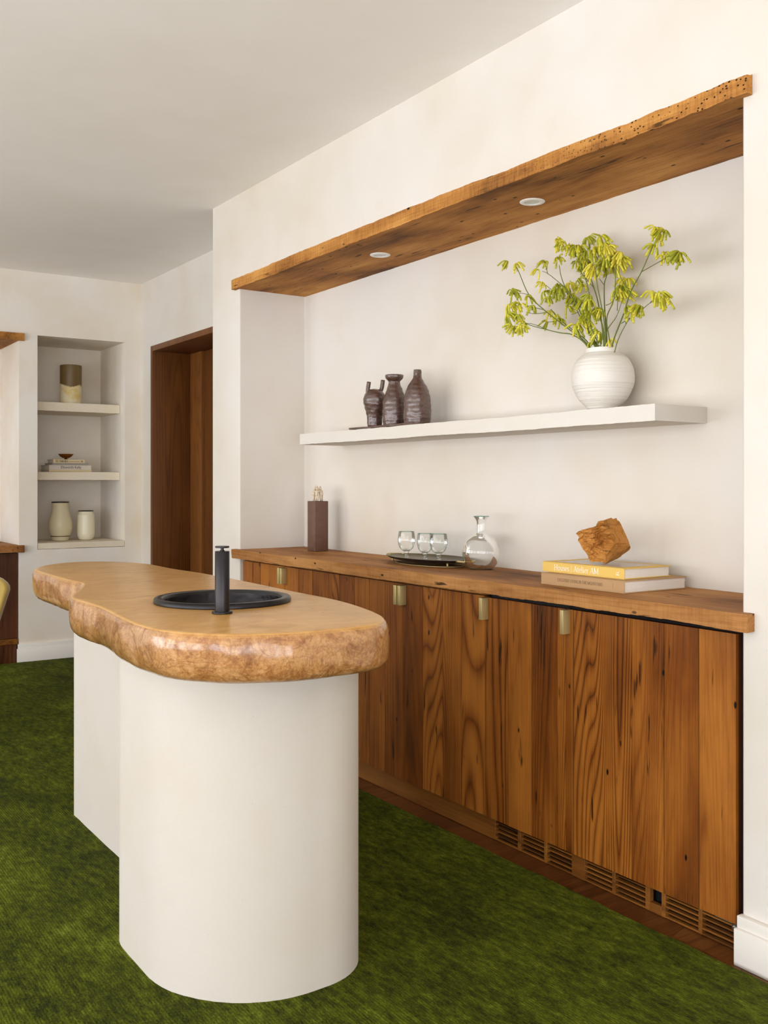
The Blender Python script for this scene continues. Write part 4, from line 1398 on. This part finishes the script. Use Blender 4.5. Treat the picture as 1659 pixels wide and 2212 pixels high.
# each stem: main path, side branches, heads; crop coordinates, then depth offset at the tip (m, towards the wall positive)
STEMS = [
    ([(728, 990), (560, 850), (400, 725), (285, 610), (210, 440), (188, 400)], -.03,
     [[(285, 610), (235, 600), (200, 597)], [(395, 722), (300, 700), (235, 682), (160, 668)], [(425, 742), (330, 752), (265, 742)], [(330, 660), (280, 625)]],
     [(120, 372, 0), (195, 385, 2), (155, 580, 4), (183, 595, 2), (280, 628, 2), (205, 680, 4), (140, 690, 1), (235, 695, 2), (322, 705, 2)]),
    ([(722, 998), (615, 912), (520, 895), (420, 872), (270, 828), (180, 765)], -.06,
     [[(440, 878), (300, 826), (180, 832)]], [(150, 765, 1), (205, 772, 2), (245, 822, 2), (155, 850, 2), (185, 855, 2), (240, 850, 1)]),
    ([(736, 985), (620, 880), (520, 800), (450, 720)], .03, [[(520, 800), (470, 810), (425, 815)]], [(490, 775, 1), (425, 822, 2), (450, 745, 2), (515, 800, 2)]),
    ([(775, 985), (705, 830), (640, 680), (560, 560), (525, 470), (512, 390)], -.02,
     [[(560, 560), (430, 455), (385, 435)], [(425, 455), (412, 395)], [(560, 640), (470, 585), (412, 540)], [(440, 575), (412, 585)]],
     [(505, 345, 4), (398, 372, 4), (350, 430, 2), (390, 530, 2), (405, 595, 2), (435, 640, 4), (515, 555, 3), (500, 580, 1)]),
    ([(790, 985), (720, 880), (660, 760), (600, 640), (540, 560)], .04, [[(640, 700), (560, 650)], [(655, 740), (605, 760)]], [(600, 620, 3), (590, 535, 1), (575, 710, 2), (630, 640, 1), (555, 560, 2)]),
    ([(800, 985), (745, 850), (690, 740), (700, 700)], -.05, [[(690, 740), (665, 690)]], [(680, 670, 1), (740, 668, 1), (720, 625, 1), (730, 765, 3), (670, 830, 3), (640, 850, 4), (690, 805, 1)]),
    ([(852, 985), (832, 830), (745, 630), (715, 515), (660, 350), (600, 290)], -.02,
     [[(715, 515), (740, 480), (765, 420)], [(660, 350), (648, 300)]], [(515, 215, 1), (545, 230, 2), (585, 255, 3), (625, 265, 1), (660, 265, 3), (700, 300, 1), (768, 400, 3), (770, 440, 1)]),
    ([(845, 985), (825, 800), (795, 640), (750, 490), (740, 380), (740, 230)], .02, [[(770, 560), (680, 450), (640, 390)]],
     [(738, 185, 4), (725, 195, 2), (690, 350, 3), (690, 380, 1), (640, 370, 2), (655, 500, 4), (672, 545, 2)]),
    ([(860, 985), (845, 800), (800, 560), (785, 430), (800, 340), (825, 270)], -.04, [[(795, 480), (830, 390)], [(800, 340), (770, 300)]],
     [(825, 190, 1), (800, 270, 3), (840, 250, 3), (880, 262, 1), (780, 290, 3), (835, 350, 2)]),
    ([(868, 985), (850, 700), (848, 540), (862, 480), (880, 420)], .03, [[(848, 540), (810, 490), (770, 440)]], [(875, 375, 3), (900, 335, 3), (930, 320, 1), (850, 390, 1), (905, 385, 1)]),
    ([(888, 985), (866, 790), (920, 640), (935, 420), (950, 350)], -.01, [[(860, 690), (900, 670), (945, 610)]], [(975, 310, 3), (955, 345, 3), (990, 350, 1), (965, 395, 2), (800, 720, 2), (820, 735, 2)]),
    ([(908, 985), (990, 760), (1045, 590), (1125, 440), (1210, 250), (1268, 135)], -.03,
     [[(1125, 440), (1240, 375), (1310, 335), (1370, 300)], [(1045, 590), (990, 520), (935, 400)], [(1250, 170), (1220, 185)]],
     [(1250, 125, 2), (1215, 118, 4), (1290, 145, 1), (1250, 205, 2), (1215, 250, 2), (1275, 315, 2), (1328, 310, 1), (1400, 305, 1), (1405, 315, 2)]),
    ([(938, 985), (1010, 830), (1060, 770)], -.04, [[(975, 825), (1100, 745), (1190, 672), (1262, 648)], [(1190, 672), (1230, 625)], [(1010, 830), (1008, 760)]],
     [(1215, 605, 4), (1280, 610, 1), (1300, 640, 1), (1105, 710, 1), (1120, 705, 2), (1025, 715, 2), (1060, 745, 2)]),
    ([(855, 915), (940, 770), (990, 630)], .05, [[(945, 730), (950, 600)], [(990, 520), (1000, 500)]], [(985, 560, 3), (960, 580, 3), (1005, 595, 1), (1000, 500, 4), (965, 510, 2), (1020, 500, 2)]),
    ([(822, 990), (800, 950), (792, 910)], -.03, [[(822, 990), (780, 985), (750, 980)]], [(790, 895, 1), (800, 905, 2), (745, 975, 2)]),
    ([(885, 992), (886, 970)], -.02, [], [(885, 960, 2)]),
]
LABS = ["yellow flower stem leaning far out to the left, tip highest on that side", "lowest yellow flower stem stretching out to the left",
        "short yellow flower stem leaning left between the two long left ones", "yellow flower stem with branching heads left of the bouquet's middle",
        "yellow flower stem with crowded heads at the bouquet's left centre", "short yellow flower stem with heads low in the bouquet's middle",
        "yellow flower stem curving up to the bouquet's top left cluster", "straight yellow flower stem ending in the topmost middle head",
        "yellow flower stem ending in the dense cluster right of the topmost head", "yellow flower stem with a forked middle ending in the right cluster",
        "bowed yellow flower stem at the right edge of the dense bouquet", "tallest yellow flower stem leaning right with a fork near its tip",
        "low yellow flower stem reaching out to the right", "short yellow flower stem with a heavy head beside the tallest stem",
        "tiny yellow flower sprig drooping over the vase mouth, at left", "tiny yellow bud poking out of the vase mouth, at right"]
random.seed(77)
mouth = Vector((VP.x, VY, vz + 0.205))
for (main, dz, branches, heads), lab in zip(STEMS, LABS):
    top_y = min(p[1] for p in main)

    def P3(c_, dz_=dz):
        px, py = C_(*c_)
        f = max(0.0, min(1.0, (985 - c_[1]) / 500.0))
        f = max(f, min(1.0, abs(c_[0] - 850) / 600))
        return at_y(px, py, VY - 0.01 + dz_ * 1.4 * f)
    base = P3(main[0])
    st = tag(empty("flower_stem", base), lab, "flower", "yellow flower stems in the round vase")
    inv_ = Matrix.Translation(-base)
    bm = bmesh.new()
    root = Vector((mouth.x + max(-.03, min(.03, (base.x - mouth.x) * .5)), VY + random.uniform(-.015, .015), vz + 0.12))
    pts = [root] + [P3(c_) for c_ in main]
    pts = spline(pts, 5)
    m_ = len(pts)
    fat = 0.0026 if len(main) > 3 else 0.0019
    add_tube(bm, pts, [fat * (1 - .55 * i_ / (m_ - 1)) for i_ in range(m_)], 6)
    for br in branches:
        bp = spline([P3(c_) for c_ in br], 4) if len(br) > 2 else [P3(c_) for c_ in br]
        add_tube(bm, bp, [.0014 * (1 - .4 * i_ / (len(bp) - 1)) for i_ in range(len(bp))], 5)
    o = from_bm("stalk", bm, M['stem'], st, smooth=True); o.matrix_parent_inverse = inv_
    for (hx, hy, kd) in heads:
        hp = P3((hx, hy)) + Vector((0, random.uniform(-.008, .008), 0.002))
        o = bpy.data.objects.new("flower_head", BL[kd])
        COL.objects.link(o)
        o.parent = st
        o.location = hp - base
        s_ = random.uniform(.95, 1.2)
        o.scale = (s_, s_, s_)
        o.rotation_euler = (random.uniform(-.6, .6), random.uniform(-.6, .6), random.uniform(0, 6.28))

# ------------------------------------------------------------------ far wall niche: shelves and their objects
for (z0, z1, xf, lab) in ((1.742, 1.803, -7.12, "upper cream stone shelf in the far niche, below the dipped cylinder"), (1.254, 1.310, -7.12, "middle cream stone shelf in the far niche, below the books"),
                          (0.775, 0.815, XL - 0.004, "cream stone sill at the bottom of the far niche")):
    bm = bmesh.new()

    def ns_disp(v, xf=xf):
        f = rough_disp(0.0026)(v)
        if v.x < xf - .03: f *= 0.1
        if v.y < N1Y0 + .01 or v.y > N1Y1 - .01: f.y = 0
        f.x, f.y = f.y, 0
        return f
    grid_box(bm, N1X + .001, xf, N1Y0 + .003, N1Y1 - .003, z0, z1, (0.03, 0.015, 0.012), ns_disp)
    tag(from_bm("niche_shelf", bm, M['limestone'], auto=35), lab, "shelf", "stone shelves in the far niche")
Z1s, Z2s, Z3s = 1.8045, 1.3115, 0.8165

XN = -7.27
p = at_x(153, 869, XN)
bm = bmesh.new()
add_lathe(bm, [(.0005, 0), (.073, 0), (.0755, .003), (.0765, .27), (.0755, .281), (.072, .283), (.069, .279), (.069, .03), (.0005, .03)], 56)
o = from_bm("cylinder_vase", bm, two_tone(0.128), auto=40)
o.location = (XN, p.y, Z1s)
tag(o, "olive and cream dipped cylinder vase on the upper niche shelf", "vase")

# stacked books
SPX = -7.215


def nbook(px0, px1, z0, z1, depth, cov, lab):
    ya, yb = at_x(px0, 1010, SPX).y, at_x(px1, 1010, SPX).y
    return book("paperback_book", SPX - depth, SPX, ya, yb, z0, z1, cov, lab, group="books in the far niche", spine='+X', th=0.0016), ya, yb


zz = Z2s
q4, ya, yb = nbook(106, 198.4, zz, zz + .0155, .235, M['paper_cream'], "thin cream book at the bottom of the niche stack"); zz += .0157
q3, ya3, yb3 = nbook(106, 197, zz, zz + .034, .235, M['paper_white'], "thick white book with bold black spine lettering in the niche stack"); z3 = zz; zz += .0342
q2, ya2, yb2 = nbook(113.7, 190.6, zz, zz + .0140, .22, M['paper_grey'], "thin grey book third from the bottom of the niche stack"); z2 = zz; zz += .0142
q1, ya1, yb1 = nbook(115, 183, zz, zz + .0265, .16, M['paper_cream'], "small cream book on top of the niche stack"); z1_ = zz; zz += .0267
sans("Ellsworth Kelly", 0.0200, 0.146, (SPX, ya3 + .082, z3 + .0095), (0, 1, 0), (0, 0, 1), M['ink_black'], q3)
lettering("TO ASMARA".replace("S", "S"), 0.0150, 0.090, (SPX, ya1 + .016, z1_ + .0055), (0, 1, 0), (0, 0, 1), M['ink_black'], q1, bold=1.3)
sans("Thomas Keneally", 0.0080, 0.074, (SPX, ya1 + .112, z1_ + .0085), (0, 1, 0), (0, 0, 1), M['ink_brown'], q1)
lettering("OB", 0.0120, 0.018, (SPX, yb1 - .030, z1_ + .007), (0, 1, 0), (0, 0, 1), M['ink_black'], q1, bold=1.2)

p = at_x(142.3, 992, -7.29)
bw = tag(empty("footed_bowl", (-7.29, p.y, zz + .0003)), "tiny footed bronze bowl on top of the niche books", "bowl")
bm = bmesh.new()
add_lathe(bm, [(.0005, 0), (.016, 0), (.0165, .002), (.012, .004), (.009, .010)], 32)
from_bm("foot", bm, M['bronze'], bw, smooth=True)
bm = bmesh.new()
bp_ = spline([(.003, .0095), (.022, .0125), (.040, .023), (.054, .039), (.0525, .0385), (.038, .025), (.020, .0155), (.0006, .013)], 5)
add_lathe(bm, [(max(.0004, q.x), q.y) for q in bp_], 40)
from_bm("bowl", bm, M['bronze'], bw, smooth=True)

XN = -7.28
p = at_x(130.2, 1165, XN)
v_ = tag(empty("shouldered_vase", (XN, p.y, Z3s)), "cream pear shaped vase with dark rim at the niche bottom", "vase")
bm = bmesh.new()
pr_ = spline([(.0005, 0), (.052, 0), (.058, .008), (.064, .021), (.0665, .031), (.068, .033), (.079, .062), (.0845, .100), (.082, .135), (.072, .175), (.061, .215), (.0565, .240), (.0585, .262), (.0605, .272)], 6)
add_lathe(bm, [(max(.0004, q.x), q.y) for q in pr_], 56)
from_bm("body", bm, M['cream_glaze'], v_, smooth=True)
bm = bmesh.new(); add_lathe(bm, [(.0604, .2715), (.0615, .276), (.0605, .2805), (.056, .2805), (.054, .26), (.054, .2)], 48)
from_bm("rim", bm, M['dark_rim'], v_, smooth=True)
bm = bmesh.new(); add_lathe(bm, [(.0655, .0285), (.0685, .030), (.0695, .0325), (.0690, .0350)], 56)
from_bm("band", bm, M['tray'], v_, smooth=True)
p = at_x(185.6, 1164, XN + .02)
v_ = tag(empty("straight_jar", (XN + .02, p.y, Z3s)), "cream straight sided jar with dark rim at the niche bottom", "jar")
bm = bmesh.new()
pr_ = spline([(.0005, 0), (.040, 0), (.052, .010), (.0615, .033), (.0630, .060), (.0622, .12), (.0605, .172), (.0590, .184), (.0525, .193), (.0520, .200), (.0535, .208)], 6)
add_lathe(bm, [(max(.0004, q.x), q.y) for q in pr_], 56)
from_bm("body", bm, M['cream_glaze_b'], v_, smooth=True)
bm = bmesh.new(); add_lathe(bm, [(.0534, .2078), (.0545, .211), (.0535, .2145), (.050, .2145), (.048, .2), (.048, .15)], 48)
from_bm("rim", bm, M['dark_rim'], v_, smooth=True)

# ------------------------------------------------------------------ far left recess: cabinet, counter, beam, chair
cb = tag(empty("recess_cabinet", (-7.03, 0.55, 0.0)), "dark wooden cabinet at the left edge under the low far counter", "cabinet")
cinv = Matrix.Translation(-Vector(cb.location))
for nm, b, m in (("body", (-7.54, -7.056, -0.59, 1.68, 0.135, 0.758), M['black']), ("base_rail", (-7.05, -7.022, -0.59, 1.680, 0.131, 0.168), M['kick']), ("plinth", (-7.54, -7.026, -0.59, 1.668, 0.002, 0.130), M['cab_far'])):
    o = box(nm, b, m, cb, 0.001 if nm != "body" else 0); o.matrix_parent_inverse = cinv
yy = 1.679
while yy > -0.5:
    w_ = random.choice((0.118, 0.14, 0.16))
    o = box("plank", (-7.055, -7.032, yy - w_ + .0015, yy, 0.170, 0.752), M['cab_far'], cb, 0.001, 1); o.matrix_parent_inverse = cinv
    yy -= w_
bm = bmesh.new()
grid_box(bm, XL, -6.982, -0.64, 1.712, 0.759, 0.807, (.012, .014, .012), lambda v: rough_disp(.003)(v))
grid_box(bm, -7.548, XL, -0.598, 1.681, 0.759, 0.807, (.05, .05, .024), None)
tag(from_bm("recess_countertop", bm, M['counter'], auto=35), "low wooden counter in the far recess at the left edge", "countertop")
bm = bmesh.new()
grid_box(bm, XL, -6.990, -0.64, 1.714, 2.204, 2.254, (.012, .014, .012), lambda v: rough_disp(.003)(v))
grid_box(bm, -7.548, XL, -0.598, 1.681, 2.204, 2.2295, (.05, .05, .024), None)
tag(from_bm("recess_beam", bm, M['lintel'], auto=35), "short visible oak beam over the far recess at the left edge", "beam")

# upholstered chair, only the corner of its back in view
chp = at_z(-92, 1360, 0.48)
dep = 5.0
rr_ = (-78 - CXP) / F_PX * dep
cx_, cy_ = rr_ * SN - dep * CS, rr_ * CS + dep * SN
ch = tag(empty("velvet_chair", (cx_, cy_, 0.012)), "mustard velvet chair whose back corner shows at the left edge", "chair")
ch.rotation_euler = (0, 0, R(90) - YAW)
bm = bmesh.new()
nb = 16
rows = []
for i_ in range(nb + 1):
    u = i_ / nb
    row = []
    zc = 0.44 + 0.31 * u
    half = 0.150 + 0.085 * u
    if u > .80: half -= 0.055 * ((u - .80) / .20) ** 2
    for j_ in range(21):
        s_ = -1 + 2 * j_ / 20
        row.append((half * s_, 0.05 - 0.06 * (s_ * s_) + 0.03 * u, zc - 0.02 * abs(s_) ** 3 * u))
    rows.append(row)
fr = [[bm.verts.new((x, y - 0.028, z)) for x, y, z in r] for r in rows]
bk = [[bm.verts.new((x, y + 0.028, z)) for x, y, z in r] for r in rows]
for i_ in range(nb):
    for j_ in range(20):
        bm.faces.new((fr[i_][j_], fr[i_][j_ + 1], fr[i_ + 1][j_ + 1], fr[i_ + 1][j_]))
        bm.faces.new((bk[i_][j_ + 1], bk[i_][j_], bk[i_ + 1][j_], bk[i_ + 1][j_ + 1]))
for i_ in range(nb):
    for j_ in (0, 20): bm.faces.new((fr[i_][j_], fr[i_ + 1][j_], bk[i_ + 1][j_], bk[i_][j_]))
for j_ in range(20):
    for i_ in (0, nb): bm.faces.new((fr[i_][j_], fr[i_][j_ + 1], bk[i_][j_ + 1], bk[i_][j_]))
bmesh.ops.bevel(bm, geom=[e for e in bm.edges if len(e.link_faces) == 2 and e.calc_face_angle(0) > .9], offset=.018, segments=3, affect='EDGES')
from_bm("backrest", bm, M['velvet'], ch, smooth=True)
bm = bmesh.new(); add_box(bm, -.17, .17, -0.40, 0.0, 0.36, 0.46, bev=.04, seg=4)
from_bm("seat", bm, M['velvet'], ch, smooth=True)
for sx in (-.14, .14):
    for sy in (-.37, -.03):
        bm = bmesh.new(); add_tube(bm, [(sx, sy, 0), (sx * .95, sy, .38)], [.012, .018], 12)
        from_bm("leg", bm, M['walnut'], ch, smooth=True)
